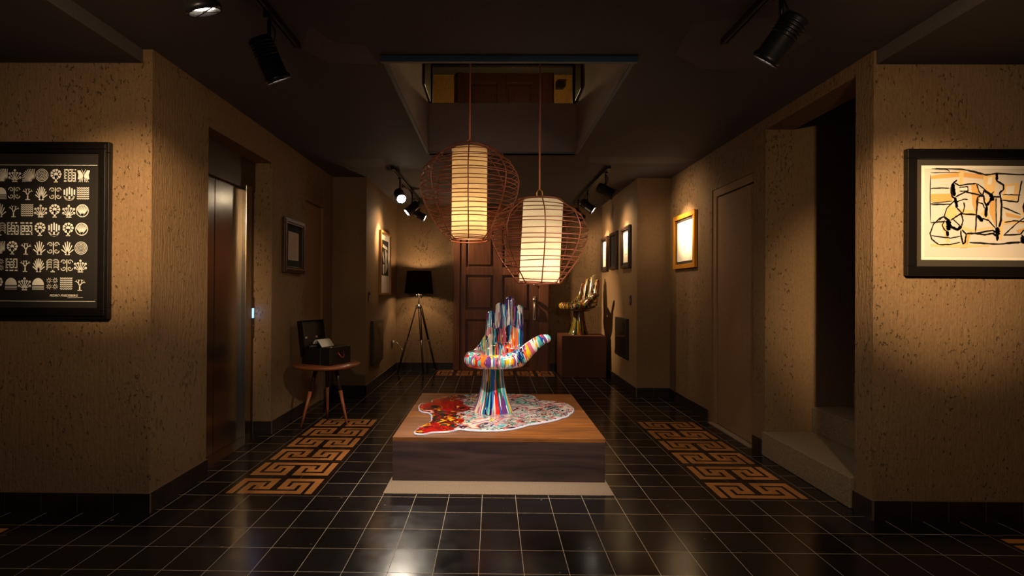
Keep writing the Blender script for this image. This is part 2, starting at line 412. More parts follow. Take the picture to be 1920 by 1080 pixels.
ys = sorted({-3.0, 8.1} | {r[2] for r in rects} | {r[3] for r in rects})
for i in range(len(xs) - 1):
    for j in range(len(ys) - 1):
        cx, cy = (xs[i] + xs[i + 1]) / 2, (ys[j] + ys[j + 1]) / 2
        if any(r[0] < cx < r[1] and r[2] < cy < r[3] for r in rects): continue
        fl.quad((xs[i], ys[j], 0), (xs[i + 1], ys[j], 0), (xs[i + 1], ys[j + 1], 0), (xs[i], ys[j + 1], 0), 0)
for pt in PATCH: key_patch(fl, *pt)
fl.box(-4.4, 4.8, -3, 8.1, -.12, -.004, 0)
struct('floor', fl, [M['floor'], M['key'], M['keybg']])

# ------------------------------------------------------------------ walls
XL, XR = -1.895, 2.085
FY = 2.75
T = CZ + .03
b = MB(); b.box(-4.3, XL, FY, 3.30, 0, T)
struct('wall_front_left', b, M['wall'])
b = MB()
b.box(-2.5, -2.14, 3.30, 4.265, 0, T)
b.box(-2.14, XL, 3.30, 4.265, 2.322, T)
b.box(-2.5, XL, 4.265, 5.034, 0, T)
b.box(-2.5, -1.925, 5.034, 5.57, 0, T); b.box(-1.925, XL, 5.034, 5.57, 2.148, T)
b.box(-2.5, XL, 5.57, 5.88, 0, T)
struct('wall_left', b, M['wall'])
b = MB(); b.box(-2.5, -1.493, 5.88, 7.95, 0, T); struct('wall_rear_left', b, M['wall_smooth'])
b = MB(); b.box(-1.493, 1.70, 7.76, 7.95, 0, T); struct('wall_back', b, M['wall'])
b = MB(); b.box(1.70, 2.9, 5.87, 7.95, 0, T); struct('wall_rear_right', b, M['wall_smooth'])
b = MB()
b.box(XR, 2.30, 4.76, 5.87, 0, T)
b.box(2.125, 2.30, 4.0, 4.76, 0, T); b.box(XR, 2.125, 4.0, 4.76, 2.20, T)
b.box(XR, 2.30, 3.83, 4.0, 0, T)
b.box(XR, 2.30, 2.885, 3.83, 2.485, T)
struct('wall_right', b, M['wall'])
b = MB(); b.box(XR, 4.7, FY, 2.885, 0, T); struct('wall_front_right', b, M['wall'])
b = MB(); b.box(2.30, 4.6, 3.83, 4.0, 0, 4.6); b.box(4.5, 4.6, 2.885, 3.83, 0, 4.6); b.box(2.30, 4.6, 2.80, 2.885, T, 4.6)
b.box(2.12, 2.30, 2.885, 3.83, T, 4.6)
struct('wall_stairwell', b, M['wall_smooth'])
b = MB(); b.box(-4.4, -4.3, -3, 3.3, 0, T); struct('wall_far_left', b, M['wall_smooth'])
b = MB(); b.box(4.7, 4.8, -3, 2.885, 0, T); struct('wall_far_right', b, M['wall_smooth'])

# ceiling with the light shaft opening
SX0, SX1, SY0, SY1 = -.62, .793, 2.838, 4.774
c = MB()
c.box(-1.95, SX0, -3, 7.95, CZ, CZ + .18); c.box(SX1, 2.10, -3, 7.95, CZ, CZ + .18)
c.box(SX0, SX1, -3, SY0, CZ, CZ + .18); c.box(SX0, SX1, SY1, 7.95, CZ, CZ + .18)
c.box(-4.4, -1.95, -3, FY, 2.495, CZ + .18); c.box(2.10, 4.8, -3, FY, 2.495, CZ + .18)
c.box(-2.5, -1.95, FY + .55, 7.95, CZ + .03, CZ + .18); c.box(2.10, 2.30, FY, 7.95, CZ + .03, CZ + .18)
c.box(-4.4, -1.95, FY, FY + .55, CZ + .03, CZ + .18)
c.box(2.30, 2.9, 4.0, 7.95, CZ + .03, CZ + .18)
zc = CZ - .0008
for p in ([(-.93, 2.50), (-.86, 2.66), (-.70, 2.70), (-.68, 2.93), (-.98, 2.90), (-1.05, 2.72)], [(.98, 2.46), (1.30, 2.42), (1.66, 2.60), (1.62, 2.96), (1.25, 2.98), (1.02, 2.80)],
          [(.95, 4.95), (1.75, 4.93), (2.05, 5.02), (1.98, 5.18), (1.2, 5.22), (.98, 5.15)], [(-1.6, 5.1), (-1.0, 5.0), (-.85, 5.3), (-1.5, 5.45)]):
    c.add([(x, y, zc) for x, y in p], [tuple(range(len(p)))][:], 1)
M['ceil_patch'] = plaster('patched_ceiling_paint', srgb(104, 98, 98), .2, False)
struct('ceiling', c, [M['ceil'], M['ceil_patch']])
b = MB(); e = .022
b.box(SX0 - e, SX1 + e, SY0 - e, SY0, CZ - .034, CZ + .01); b.box(SX0 - e, SX1 + e, SY1, SY1 + e, CZ - .012, CZ + .01)
b.box(SX0 - e, SX0, SY0, SY1, CZ - .012, CZ + .01); b.box(SX1, SX1 + e, SY0, SY1, CZ - .012, CZ + .01)
struct('trim_1', b, M['rim'], label='grey painted rim around the ceiling opening')
b = MB()
b.box(SX0 - .1, SX0, SY0, SY1, CZ + .18, 4.6); b.box(SX1, SX1 + .1, SY0, SY1, CZ + .18, 4.6)
b.box(SX0 - .1, SX1 + .1, SY0 - .1, SY0, CZ + .18, 4.6)
b.box(SX0, SX0 + .005, SY0, SY1, CZ + .0, CZ + .18); b.box(SX1 - .005, SX1, SY0, SY1, CZ, CZ + .18)
b.box(SX0, SX1, SY1 - .006, SY1 + .12, CZ, 3.035)
struct('wall_light_shaft', b, M['shaft'])
b = MB(); b.box(-3, 3, 2.6, 8.2, 4.6, 4.7); struct('ceiling_upper', b, M['ceil'])
b = MB()
b.box(-3, 3, 7.76, 7.9, CZ + .18, 4.6); b.box(-2.2, -2.1, SY1, 7.76, CZ + .18, 4.6); b.box(1.95, 2.05, SY1, 7.76, CZ + .18, 4.6)
b.box(-2.2, SX0 - .1, SY1, SY1 + .1, CZ + .18, 4.6); b.box(SX1 + .1, 2.05, SY1, SY1 + .1, CZ + .18, 4.6)
struct('wall_upper', b, M['up_wall'])
w1 = MB()
w1.box(SX0, SX0 + .02, 4.34, SY1 + .05, 3.036, 3.75); w1.box(SX1 - .02, SX1, 4.42, SY1 + .05, 3.036, 3.75)
w1.box(SX0 + .02, SX1 - .02, SY1, SY1 + .05, 3.40, 3.52)
w1.box(SX0 + .02, SX0 + .035, SY1, SY1 + .05, 3.036, 3.40); w1.box(SX1 - .035, SX1 - .02, SY1, SY1 + .05, 3.036, 3.40)
wo = struct('window_1', w1, M['ebony'], bevel=.004, label='dark wood internal window frame above the shaft')

# skirting of dark tiles
def skirt(name, segs):
    mb = MB(); H = .108; th = .013
    for (x0, y0, x1, y1, nx, ny) in segs:
        L = math.hypot(x1 - x0, y1 - y0); n = max(1, round(L / .2)); dx, dy = (x1 - x0) / L, (y1 - y0) / L
        for i in range(n):
            a, c_ = i * L / n + .0015, (i + 1) * L / n - .0015
            p = [(x0 + dx * a, y0 + dy * a), (x0 + dx * c_, y0 + dy * c_)]
            pts = p + [(p[1][0] + nx * th, p[1][1] + ny * th), (p[0][0] + nx * th, p[0][1] + ny * th)]
            X = [q[0] for q in pts]; Y = [q[1] for q in pts]
            mb.box(min(X), max(X), min(Y), max(Y), 0, H)
        pts = [(x0, y0), (x1, y1), (x1 + nx * (th - .001), y1 + ny * (th - .001)), (x0 + nx * (th - .001), y0 + ny * (th - .001))]
        X = [q[0] for q in pts]; Y = [q[1] for q in pts]
        mb.box(min(X), max(X), min(Y), max(Y), 0, H + .002, 1)
    struct(name, mb, [M['skirt'], M['grout']])
skirt('baseboard_front_left', [(-4.3, FY, XL + .013, FY, 0, -1), (XL, FY, XL, 3.30, 1, 0)])
skirt('baseboard_left', [(-2.04, 4.265, XL + .013, 4.265, 0, -1), (XL, 4.265, XL, 5.034, 1, 0), (XL, 5.60, XL, 5.88, 1, 0), (XL, 5.88, -1.48, 5.88, 0, -1)])
skirt('baseboard_rear_left', [(-1.493, 5.867, -1.493, 7.76, 1, 0)])
skirt('baseboard_back', [(-1.48, 7.76, -.60, 7.76, 0, -1), (.90, 7.76, 1.69, 7.76, 0, -1)])
skirt('baseboard_rear_right', [(1.70, 5.857, 1.70, 7.76, -1, 0), (1.70, 5.87, 2.085, 5.87, 0, -1)])
skirt('baseboard_right', [(XR, 4.80, XR, 5.86, -1, 0), (XR, 3.86, XR, 3.99, -1, 0)])
skirt('baseboard_front_right', [(XR, 2.737, XR, 2.885, -1, 0), (XR, FY, 4.7, FY, 0, -1)])

# ------------------------------------------------------------------ doors
# elevator
d1 = thing('door_1', (-2.05, 3.78, 0), None, None); d1['kind'] = 'structure'; d1['label'] = 'brushed steel elevator doors in a wall recess'
b = MB(); b.box(-.035, -.028, -.42, -.075, .012, 2.07); b.build('door_panel', M['steel'], d1)
b = MB(); b.box(-.032, -.025, -.072, .325, .012, 2.07); b.build('door_panel', M['steel'], d1)
b = MB(); b.box(-.05, .012, .325, .42, 0, 2.10); b.box(-.05, .012, -.48, -.42, 0, 2.10)
b.build('door_frame', M['steel'], d1, .003)
b = MB(); b.box(-.05, .008, -.48, .485, 2.07, 2.322); b.box(-.05, 0, .42, .485, 0, 2.07); b.build('header_panel', M['steel_dark'], d1)
b = MB(); b.box(-.05, .10, -.47, .45, 0, .010); b.build('sill', M['steel'], d1)
pn = thing('elevator_call_panel', (-2.05, 4.23, 1.03), 'narrow elevator call panel with a glowing blue display', 'call panel')
b = MB(); b.box(0, .012, -.026, .026, -.20, .14); b.build('faceplate', M['ebony'], pn, .002)
b = MB(); b.box(.012, .014, -.013, .013, -.035, .045); b.build('display', emis('blue_display', (.08, .35, 1.0), 5), pn)
b = MB(); b.lathe([(.007, 0), (.007, .006)], 16); o = b.build('call_button', M['chrome'], pn); o.rotation_euler = (0, PI / 2, 0); o.location = (.012, 0, -.10)
# flush painted door on left
d2 = thing('door_2', (-1.925, 5.30, 0), None, None); d2['kind'] = 'structure'; d2['label'] = 'narrow brown flush door on the left wall'
b = MB(); b.box(0, .008, -.26, .25, 0, 2.13); b.build('door_leaf', M['painted_door'], d2, .002)
b = MB(); b.box(0, .032, .245, .27, 0, 2.148); b.build('door_frame', M['painted_door'], d2, .002)
# flush painted door on right
d3 = thing('door_3', (2.125, 4.38, 0), None, None); d3['kind'] = 'structure'; d3['label'] = 'tall brown flush door on the right wall'
b = MB(); b.box(-.018, 0, -.36, .30, .012, 2.12); b.build('door_leaf', M['painted_door'], d3, .002)
b = MB(); b.box(-.03, 0, -.38, .38, 2.13, 2.20); b.box(-.03, 0, .31, .38, 0, 2.13); b.box(-.03, 0, -.38, -.365, 0, 2.13); b.build('door_frame', M['painted_door'], d3, .002)
b = MB(); b.box(-.075, 0, -.38, .38, 0, .006); b.build('threshold', M['feltmat'], d3)
# panelled back door
def panel_door(name, loc, label, H=2.36, mt=None, rows=((.05, .79), (.93, 1.474), (1.597, 2.22))):
    d = thing(name, loc, None, None); d['kind'] = 'structure'; d['label'] = label
    cols = ((-.41, .016), (.156, .576)); X0, X1 = -.50, .72
    b = MB(); b.box(X0, X1, -.03, 0, 0, H)
    xs_ = [X0, cols[0][0], cols[0][1], cols[1][0], cols[1][1], X1]
    for a_, c_ in ((X0, cols[0][0]), (cols[0][1], cols[1][0]), (cols[1][1], X1)): b.box(a_, c_, -.055, -.03, 0, H)
    zs_ = [0] + [q for r_ in rows for q in r_] + [H]
    for i in range(0, len(zs_), 2):
        for (a_, c_) in cols: b.box(a_, c_, -.055, -.03, zs_[i], zs_[i + 1])
    b.build('door_leaf', (mt or M['door']), d, .004)
    for (a_, c_) in cols:
        for r_ in rows:
            b = MB(); b.box(a_ + .035, c_ - .035, -.048, -.03, r_[0] + .035, r_[1] - .035); b.build('door_panel', (mt or M['door']), d, .012)
    b = MB(); b.box(-.60, X0, -.075, 0, 0, H + .12); b.box(X1, .87, -.075, 0, 0, H + .12); b.box(X0, X1, -.075, 0, H, H + .12)
    b.build('door_frame', (mt or M['door']), d, .006)
    return d
d4 = panel_door('door_4', (0, 7.758, 0), 'dark panelled wooden door at the end of the corridor')
for z in (1.33, 1.10):
    b = MB(); b.lathe([(.012, 0), (.012, .03), (.026, .035), (.03, .05), (.022, .068), (.004, .072)], 20)
    o = b.build('door_knob' if z < 1.2 else 'deadbolt', M['nickel'], d4); o.rotation_euler = (PI / 2, 0, 0); o.location = (.65, -.055, z)
    if z > 1.2: o.scale = (.7, .7, .5)
b = MB(); b.tube([(.65, -.06, 1.06), (.65, -.10, 1.02), (.65, -.105, .92), (.65, -.085, .84), (.65, -.06, .82)], [.009, .012, .014, .011, .009], 10)
b.box(.63, .67, -.062, -.055, .79, 1.15); b.build('door_handle', M['nickel'], d4)
d5 = panel_door('door_5', (.04, 7.758, CZ + .18), 'wooden panelled door of the upper floor', 1.9, wood('dark_red_wood', srgb(44, 20, 13), srgb(70, 36, 22), 'Z', 1, .5), ((.3, .72), (.84, 1.18), (1.28, 1.70)))

# ------------------------------------------------------------------ stairs
st = thing('staircase', (2.25, 3.35, 0), 'speckled render stairs rising into the dark right doorway', 'stairs')
for i, (x0, x1, z) in enumerate(((-.19, 2.2, .18), (.19, 2.2, .37), (.50, 2.2, .56), (.81, 2.2, .75), (1.12, 2.2, .94))):
    b = MB(); b.box(x0, x1, -.46 if i else -.46, .475, 0 if i == 0 else z - .19, z); b.build('step', M['step'], st, .006)

# ------------------------------------------------------------------ lanterns
def lantern(name, cx, cy, prof, nring, sh, cup, top, label, shm, lean=0, watts=20, col=WARM):
    """prof: (radius, z); sh: (radius, z0, z1)"""
    root = thing(name, (cx, cy, prof[0][1]), label, 'pendant lamp'); z0 = prof[0][1]
    P = [(r, z - z0) for r, z in prof]
    def rad(z):
        for (ra, za), (rb, zb) in zip(P, P[1:]):
            if za <= z <= zb:
                k = (z - za) / (zb - za); return ra + (rb - ra) * k
        return P[-1][0]
    # smooth profile
    N = 40; zz = [P[-1][1] * i / N for i in range(N + 1)]; rr = [rad(z) for z in zz]
    for _ in range(3): rr = [rr[0]] + [(rr[i - 1] + 2 * rr[i] + rr[i + 1]) / 4 for i in range(1, N)] + [rr[-1]]
    def rs(z):
        k = z / P[-1][1] * N; i = min(N - 1, int(k)); return rr[i] + (rr[i + 1] - rr[i]) * (k - i)
    b = MB(); rnd = random.Random(nring)
    for k in range(nring):
        z = P[-1][1] * (k / (nring - 1)); z = max(0, min(P[-1][1], z)); r_ = rs(z)
        tilt = rnd.uniform(-.012, .012); ph = rnd.uniform(0, 6)
        b.tube([(r_ * math.cos(a), r_ * math.sin(a), z + tilt * math.cos(a - ph)) for a in [2 * PI * j / 40 for j in range(40)]], .0032 if 0 < k < nring - 1 else .0048, 5, closed=True)
    b.build('wire_rings', M['wire'], root)
    b = MB()
    for k in range(8):
        a = 2 * PI * k / 8 - PI / 2 + .02
        b.tube([((rs(z) + .004) * math.cos(a), (rs(z) + .004) * math.sin(a), z) for z in zz], .0042, 5)
        b.tube([((rs(0)) * math.cos(a), rs(0) * math.sin(a), 0), (sh[0] * math.cos(a), sh[0] * math.sin(a), sh[1] - z0 + .004)], .003, 5)
        b.tube([(rr[-1] * math.cos(a), rr[-1] * math.sin(a), zz[-1]), (0, 0, zz[-1] + .012)], .003, 5)
    b.build('wire_ribs', M['wire'], root)
    b = MB(); b.lathe([(sh[0], sh[1] - z0), (sh[0], sh[2] - z0)], 48, closed_ends=False); so = b.build('fabric_shade', shm, root)
    for nm_, z in (('lower_rim', sh[1] - z0), ('upper_rim', sh[2] - z0)):
        b = MB(); b.tube([((sh[0] + .001) * math.cos(2 * PI * j / 40), (sh[0] + .001) * math.sin(2 * PI * j / 40), z) for j in range(40)], .0035, 5, closed=True)
        b.build(nm_, M['wire'], so)
    so.rotation_euler = (0, lean, 0)
    b = MB(); b.tube([(.02 * math.cos(2 * PI * j / 16), 0, P[-1][1] + .045 + .03 * math.sin(2 * PI * j / 16)) for j in range(16)], .004, 6, closed=True)
    b.tube([(.0, 0, P[-1][1] + .015), (0, 0, P[-1][1] + .03)], .006, 6); b.build('hook', M['brass'], root)
    b = MB(); b.tube([(0, 0, P[-1][1] + .07), (0, 0, 4.6 - z0)], .0065, 8); b.build('hanging_cord', M['wire'], root)
    hh = sh[2] - sh[1]
    b = MB(); b.lathe([(.012, 0), (.028, .02), (.032, .045), (.02, .075), (.004, .085)], 16, m=0)
    bl = b.build('bulb', emis('warm_bulb', (1, .72, .42), 25), root); bl.location = (0, 0, sh[1] - z0 + hh * .22)
    bl.visible_shadow = True
    b = MB(); b.tube([(0, 0, sh[1] - z0 + hh * .22 + .085), (0, 0, P[-1][1] + .02)], .008, 8); b.build('bulb_stem', M['blackmetal'], root)
    return root
lantern('pendant_lantern', -.174, 3.70,
        [(.140, 1.612), (.182, 1.645), (.265, 1.76), (.322, 1.872), (.354, 1.96), (.366, 2.055), (.346, 2.125), (.25, 2.24), (.15, 2.292)], 24,
        (.131, 1.63, 2.285), None, None, 'higher pendant lantern with a slim amber shade in a copper wire cage', M['shade1'])
lantern('pendant_lantern', .32, 3.42,
        [(.140, 1.292), (.196, 1.365), (.265, 1.462), (.313, 1.555), (.333, 1.655), (.288, 1.76), (.146, 1.86)], 17,
        (.136, 1.30, 1.857), None, None, 'lower pendant lantern with a wide cream shade in a copper wire cage', M['shade2'], R(2.6))
# shades are lit from inside
for (x, y, z0, z1, p_, c_) in ((-.174, 3.70, 1.63, 2.285, 2.7, (1, .68, .36)), (.32, 3.42, 1.30, 1.857, 2.9, (1, .82, .56))):
    for k, f in ((.13, .5), (.5, .22), (.82, .28)): point((x, y, z0 + (z1 - z0) * k), p_ * f, c_, .03)

# ------------------------------------------------------------------ pedestal, mat, paint puddle
b = MB(); b.box(-.657, .747, 3.032, 4.70, 0, .006)
tag(b.build('floor_mat', M['feltmat'], None, .002), 'flat beige felt mat under the wooden display platform', 'mat')
pe = thing('display_platform', (.047, 3.92, .006), 'low square stained wood platform in the middle of the floor', 'platform')
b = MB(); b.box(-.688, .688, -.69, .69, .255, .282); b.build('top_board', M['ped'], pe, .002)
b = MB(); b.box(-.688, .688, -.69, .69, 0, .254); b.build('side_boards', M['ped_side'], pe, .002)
PZ = .288
PC = (.02, 3.90)
# outline of the poured puddle, metres from the chair foot
pp = [(-0.531, -0.6), (-0.514, -0.472), (-0.453, -0.306), (-0.495, -0.088), (-0.581, -0.003), (-0.61, 0.234), (-0.524, 0.291), (-0.522, 0.393), (-0.373, 0.541), (-0.172, 0.628), (-0.017, 0.579), (0.153, 0.645), (0.343, 0.595), (0.384, 0.418), (0.527, 0.353), (0.616, 0.251), (0.636, 0.082), (0.571, -0.088), (0.481, -0.214), (0.384, -0.303), (0.264, -0.373), (0.127, -0.494), (0.035, -0.531), (-0.091, -0.543), (-0.236, -0.515), (-0.314, -0.578), (-0.409, -0.589), (-0.473, -0.637)]
fine = []
for i in range(len(pp)):
    p0, p1, p2, p3 = pp[i - 1], pp[i], pp[(i + 1) % len(pp)], pp[(i + 2) % len(pp)]
    for k in range(8):
        t_ = k / 8
        q = [.5 * (2 * p1[a] + (p2[a] - p0[a]) * t_ + (2 * p0[a] - 5 * p1[a] + 4 * p2[a] - p3[a]) * t_ ** 2 + (3 * p1[a] - p0[a] - 3 * p2[a] + p3[a]) * t_ ** 3) for a in (0, 1)]
        n_ = noise.noise(Vector((q[0] * 14, q[1] * 14, 3.1))) * .012 + noise.noise(Vector((q[0] * 30, q[1] * 30, 7.1))) * .006
        L = math.hypot(*q); fine.append((q[0] * (1 + n_ / L), q[1] * (1 + n_ / L)))
pu = thing('paint_puddle', (PC[0], PC[1], PZ), 'marbled puddle of red, yellow and pastel paint around the central chair foot', 'paint puddle')
def ring_mesh(levels):
    bm = bmesh.new(); rings = []
    for s_, z in levels:
        r_ = []
        for (x, y) in fine:
            L = math.hypot(x, y); r_.append(bm.verts.new((x * (L + s_) / L, y * (L + s_) / L, z)))
        rings.append(r_)
    n_ = len(fine)
    for a, c_ in zip(rings, rings[1:]):
        for i in range(n_): bm.faces.new((a[i], a[(i + 1) % n_], c_[(i + 1) % n_], c_[i]))
    bm.faces.new(rings[0][::-1]); bm.faces.new(rings[-1])
    me = bpy.data.meshes.new('paint'); bm.normal_update(); bm.to_mesh(me); bm.free(); return me
me = ring_mesh([(0, 0), (.004, .004), (.003, .010), (-.003, .0125)]); me.materials.append(M['rimpaint'])
o = bpy.data.objects.new('paint_edge', me); COL.objects.link(o); o.parent = pu; o['label'] = 'pale blue and white paint edge'
me = ring_mesh([(-.008, .0126), (-.012, .0145)]); me.materials.append(M['puddle'])
o = bpy.data.objects.new('marbled_paint', me); COL.objects.link(o); o.parent = pu

# ------------------------------------------------------------------ hand chair
def uv_ball(bm, c, r, seg=20):
    g = bmesh.ops.create_uvsphere(bm, u_segments=seg, v_segments=seg // 2, radius=1)
    rr = r if isinstance(r, tuple) else (r, r, r)
    for v in g['verts']: v.co = Vector((v.co.x * rr[0] + c[0], v.co.y * rr[1] + c[1], v.co.z * rr[2] + c[2]))
def hand_mesh(name):
    bm = bmesh.new()
    def chain(pts, step=.018):
        for (p, r), (q, s_) in zip(pts, pts[1:]):
            p, q = Vector(p), Vector(q); n_ = max(2, int((q - p).length / step))
            for i in range(n_ + 1):
                k = i / n_; uv_ball(bm, p.lerp(q, k), r + (s_ - r) * k, 16)
    # seat: heel of the palm with two pads
    chain([((-.16, -.23, .425), .058), ((-.10, -.275, .418), .055), ((-.02, -.285, .412), .050), ((.06, -.28, .418), .056), ((.13, -.25, .425), .062), ((.19, -.20, .428), .062)])
    chain([((-.16, -.23, .425), .058), ((-.165, -.12, .425), .054), ((-.13, 0, .42), .052), ((-.08, .09, .425), .05)])
    chain([((.19, -.20, .428), .062), ((.20, -.10, .43), .062), ((.215, 0, .44), .052), ((.21, .08, .45), .045)])
    uv_ball(bm, (.02, -.09, .392), (.20, .20, .034), 28)
    uv_ball(bm, (.04, -.02, .375), (.15, .16, .05), 28)
    uv_ball(bm, (.06, .095, .44), (.165, .045, .075), 28)
    uv_ball(bm, (.07, .135, .50), (.145, .032, .09), 28)
    # thumb
    chain([((.15, -.22, .425), .062), ((.215, -.215, .455), .060), ((.265, -.22, .505), .054), ((.315, -.235, .550), .047), ((.355, -.25, .578), .040), ((.392, -.262, .588), .032)])
    # fingers: little, ring, middle, index
    for base, mid, tip, r0, r1 in (((-.036, .10, .45), (-.028, .145, .60), (-.020, .185, .735), .039, .037),
                                   ((.045, .12, .46), (.048, .165, .64), (.053, .205, .80), .040, .0395),
                                   ((.127, .125, .46), (.131, .172, .66), (.135, .215, .85), .041, .041),
                                   ((.204, .11, .46), (.207, .155, .63), (.211, .195, .785), .039, .0375)):
        chain([(base, r0), (mid, (r0 + r1) / 2 + .001), (tip, r1)], .015)
    chain([((-.15, .02, .43), .03), ((-.085, .085, .49), .034), ((-.045, .12, .55), .036)])
    me = bpy.data.meshes.new(name + '_raw'); bm.to_mesh(me); bm.free()
    o = bpy.data.objects.new(name + '_raw', me); COL.objects.link(o)
    m = o.modifiers.new('r', 'REMESH'); m.mode = 'VOXEL'; m.voxel_size = .0055
    m = o.modifiers.new('s', 'SMOOTH'); m.factor = .6; m.iterations = 6
    dg = bpy.context.evaluated_depsgraph_get(); out_ = bpy.data.meshes.new_from_object(o.evaluated_get(dg))
    bpy.data.objects.remove(o); out_.name = name
    for p in out_.polygons: p.use_smooth = True
    return out_
def flow_attr(me, fn, up):
    cs_ = [v.co.copy() for v in me.vertices]
    me.attributes.new('flow', 'FLOAT_VECTOR', 'POINT'); me.attributes.new('upper', 'FLOAT', 'POINT')
    me.attributes['flow'].data.foreach_set('vector', [q for c in cs_ for q in fn(c)])
    me.attributes['upper'].data.foreach_set('value', [float(up(c)) for c in cs_])
SPROF = [(.158, 0), (.156, .004), (.146, .03), (.132, .06), (.118, .10), (.104, .15), (.094, .20), (.086, .26), (.082, .32), (.084, .38)]
def srad(z):
    for (ra, za), (rb, zb) in zip(SPROF[1:], SPROF[2:]):
        if za <= z <= zb: return ra + (rb - ra) * (z - za) / (zb - za)
    return .158
hm = hand_mesh('hand_seat')
def hflow(c):
    if c.x > .17 and c.y < -.1:      # thumb: bands run across it
        return Vector((c.x * .8 + c.z * .35, c.y * .25, c.z * .10 - c.x * .05))
    return Vector((c.x * 1.35, c.y * .4, c.z * .022)) if c.y > -.02 else Vector((c.x * .75, c.y * .7, c.z * .07))
flow_attr(hm, hflow, lambda c: max(0, min(1, (c.z - .50) * 3.6)) if c.y > 0 else 0)
sb = MB(); PR = []
for (ra, za), (rb, zb) in zip(SPROF, SPROF[1:]):
    for k in range(4): PR.append((ra + (rb - ra) * k / 4, za + (zb - za) * k / 4))
PR.append(SPROF[-1]); sb.lathe(PR, 64)
def hand_chair(loc, rz, label, mat, sc_=1):
    root = thing('hand_chair', loc, label, 'hand chair', rz, 'hand shaped chairs'); root.scale = (sc_,) * 3
    me = hm.copy(); me.materials.clear(); me.materials.append(mat)
    o = bpy.data.objects.new('hand_seat', me); COL.objects.link(o); o.parent = root
    s_ = sb.build('stem', mat, root)
    flow_attr(s_.data, lambda c: Vector((c.x / srad(c.z) * .105 + 3, c.y / srad(c.z) * .105, c.z * .05)), lambda c: 0)
    return root
hand_chair((.01, 3.92, PZ + .0146), 0, 'glossy multicoloured hand shaped chair with dripping stripes on the central platform', M['drip'])

# ------------------------------------------------------------------ rear plinth + chair
b = MB(); b.box(1.0, 1.635, 7.14, 7.70, 0, .595)
tag(b.build('plinth', M['plinth'], None, .003), 'red brown box plinth in the far right corner under a gold hand chair', 'plinth')
hand_chair((1.29, 7.43, .596), R(-34), 'gold and green speckled hand shaped chair on the corner plinth', M['drip_gold'], 1.0)

# ------------------------------------------------------------------ round table, case
tb = thing('side_table', (-1.53, 4.62, 0), 'small round walnut side table with three splayed two tone legs', 'table')
b = MB(); b.lathe([(.0, .525), (.27, .525), (.295, .535), (.302, .548), (.296, .557), (.0, .559)], 56, closed_ends=False); b.build('table_top', M['walnut'], tb)
b = MB(); b.lathe([(.09, .505), (.09, .525)], 24); b.build('mounting_plate', M['ebony'], tb)
for fx, fy in ((-.185, -.14), (-.06, .20), (.21, -.06)):
    top = Vector((fx * .42, fy * .42, .52)); ft = Vector((fx, fy, 0)); k = top.lerp(ft, .40)
    b = MB(); b.tube([k, ft], [.017, .009], 14); lg = b.build('leg', M['legwood'], tb)
    b = MB(); b.tube([top, k], [.0185, .0172], 14); o = b.build('leg_upper_sleeve', M['ebony'], lg); o['label'] = 'black upper half of the leg'
cs = thing('typewriter_case', (-1.535, 4.615, .56), 'open black typewriter case with a sheet of paper on the round table', 'typewriter case', R(-24))
W, D, H = .165, .14, .15
b = MB(); th = .008
b.box(-W, W, -D, D, 0, th); b.box(-W, W, -D, -D + th, th, H); b.box(-W, W, D - th, D, th, H); b.box(-W, -W + th, -D + th, D - th, th, H); b.box(W - th, W, -D + th, D - th, th, H)
b.box(.055, W, -D, D, H - .002, H + .010)
b.build('case_body', M['leather'], cs, .006)
b = MB(); b.box(-.01, .01, -D, D, 0, .33); b.box(-.0, .06, -D, -D + .008, 0, .33); b.box(0, .06, D - .008, D, 0, .33); b.box(0, .06, -D + .008, D - .008, .322, .33); 
lid = b.build('case_lid', M['leather'], cs, .005); lid.location = (-W - .004, 0, .06); lid.rotation_euler = (0, R(-9), 0)
for yy in (-.07, .06):
    b = MB(); b.box(.011, .02, -.014, .014, -.012, .012); b.tube([(.02, .0, .0), (.03, .0, -.014)], .004, 6); o = b.build('latch', M['chrome'], lid, .002); o.location = (0, yy, .17)
b = MB(); pts = [(W + .002, -.032, .105), (W + .018, -.030, .085), (W + .024, -.015, .068), (W + .026, 0, .062), (W + .024, .015, .068), (W + .018, .030, .085), (W + .002, .032, .105)]
b.tube(pts, [.005, .006, .008, .009, .008, .006, .005], 8)
b.box(W, W + .008, -.042, -.024, .095, .115); b.box(W, W + .008, .024, .042, .095, .115); b.build('handle', M['copper'], cs)
for yy in (-.105, .105):
    b = MB(); b.box(W - .03, W + .003, yy - .010, yy + .010, H + .005, H + .0135); b.build('corner_clasp', M['chrome'], cs, .002)
b = MB(); b.box(W - .11, W - .105, -D - .002, -D, .0, H); b.build('seam_strip', M['matboard'], cs)
b = MB(); b.box(-.13, .04, -.11, .11, .01, .11)
for k in range(5): b.box(-.12 + k * .03, -.105 + k * .03, -.10, .10, .11, .118)
tw = b.build('typewriter', M['blackmetal'], cs, .006)
b = MB(); b.tube([(-.08, -.12, .155), (-.08, .12, .155)], .02, 16); b.tube([(-.08, -.131, .155), (-.08, -.12, .155)], .014, 12); b.build('platen', M['blackmetal'], cs)
b = MB(); P_ = [(-.08, .178), (-.075, .20), (-.055, .218), (-.03, .215), (-.01, .195), (.008, .172), (.025, .152), (.045, .140)]
vs = [(x, y, z) for x, z in P_ for y in (-.085, .075)]; b.add(vs, [(2 * i, 2 * i + 1, 2 * i + 3, 2 * i + 2) for i in range(len(P_) - 1)], 0, True)
o = b.build('paper_sheet', M['paper'], cs); mm = o.modifiers.new('t', 'SOLIDIFY'); mm.thickness = .0008

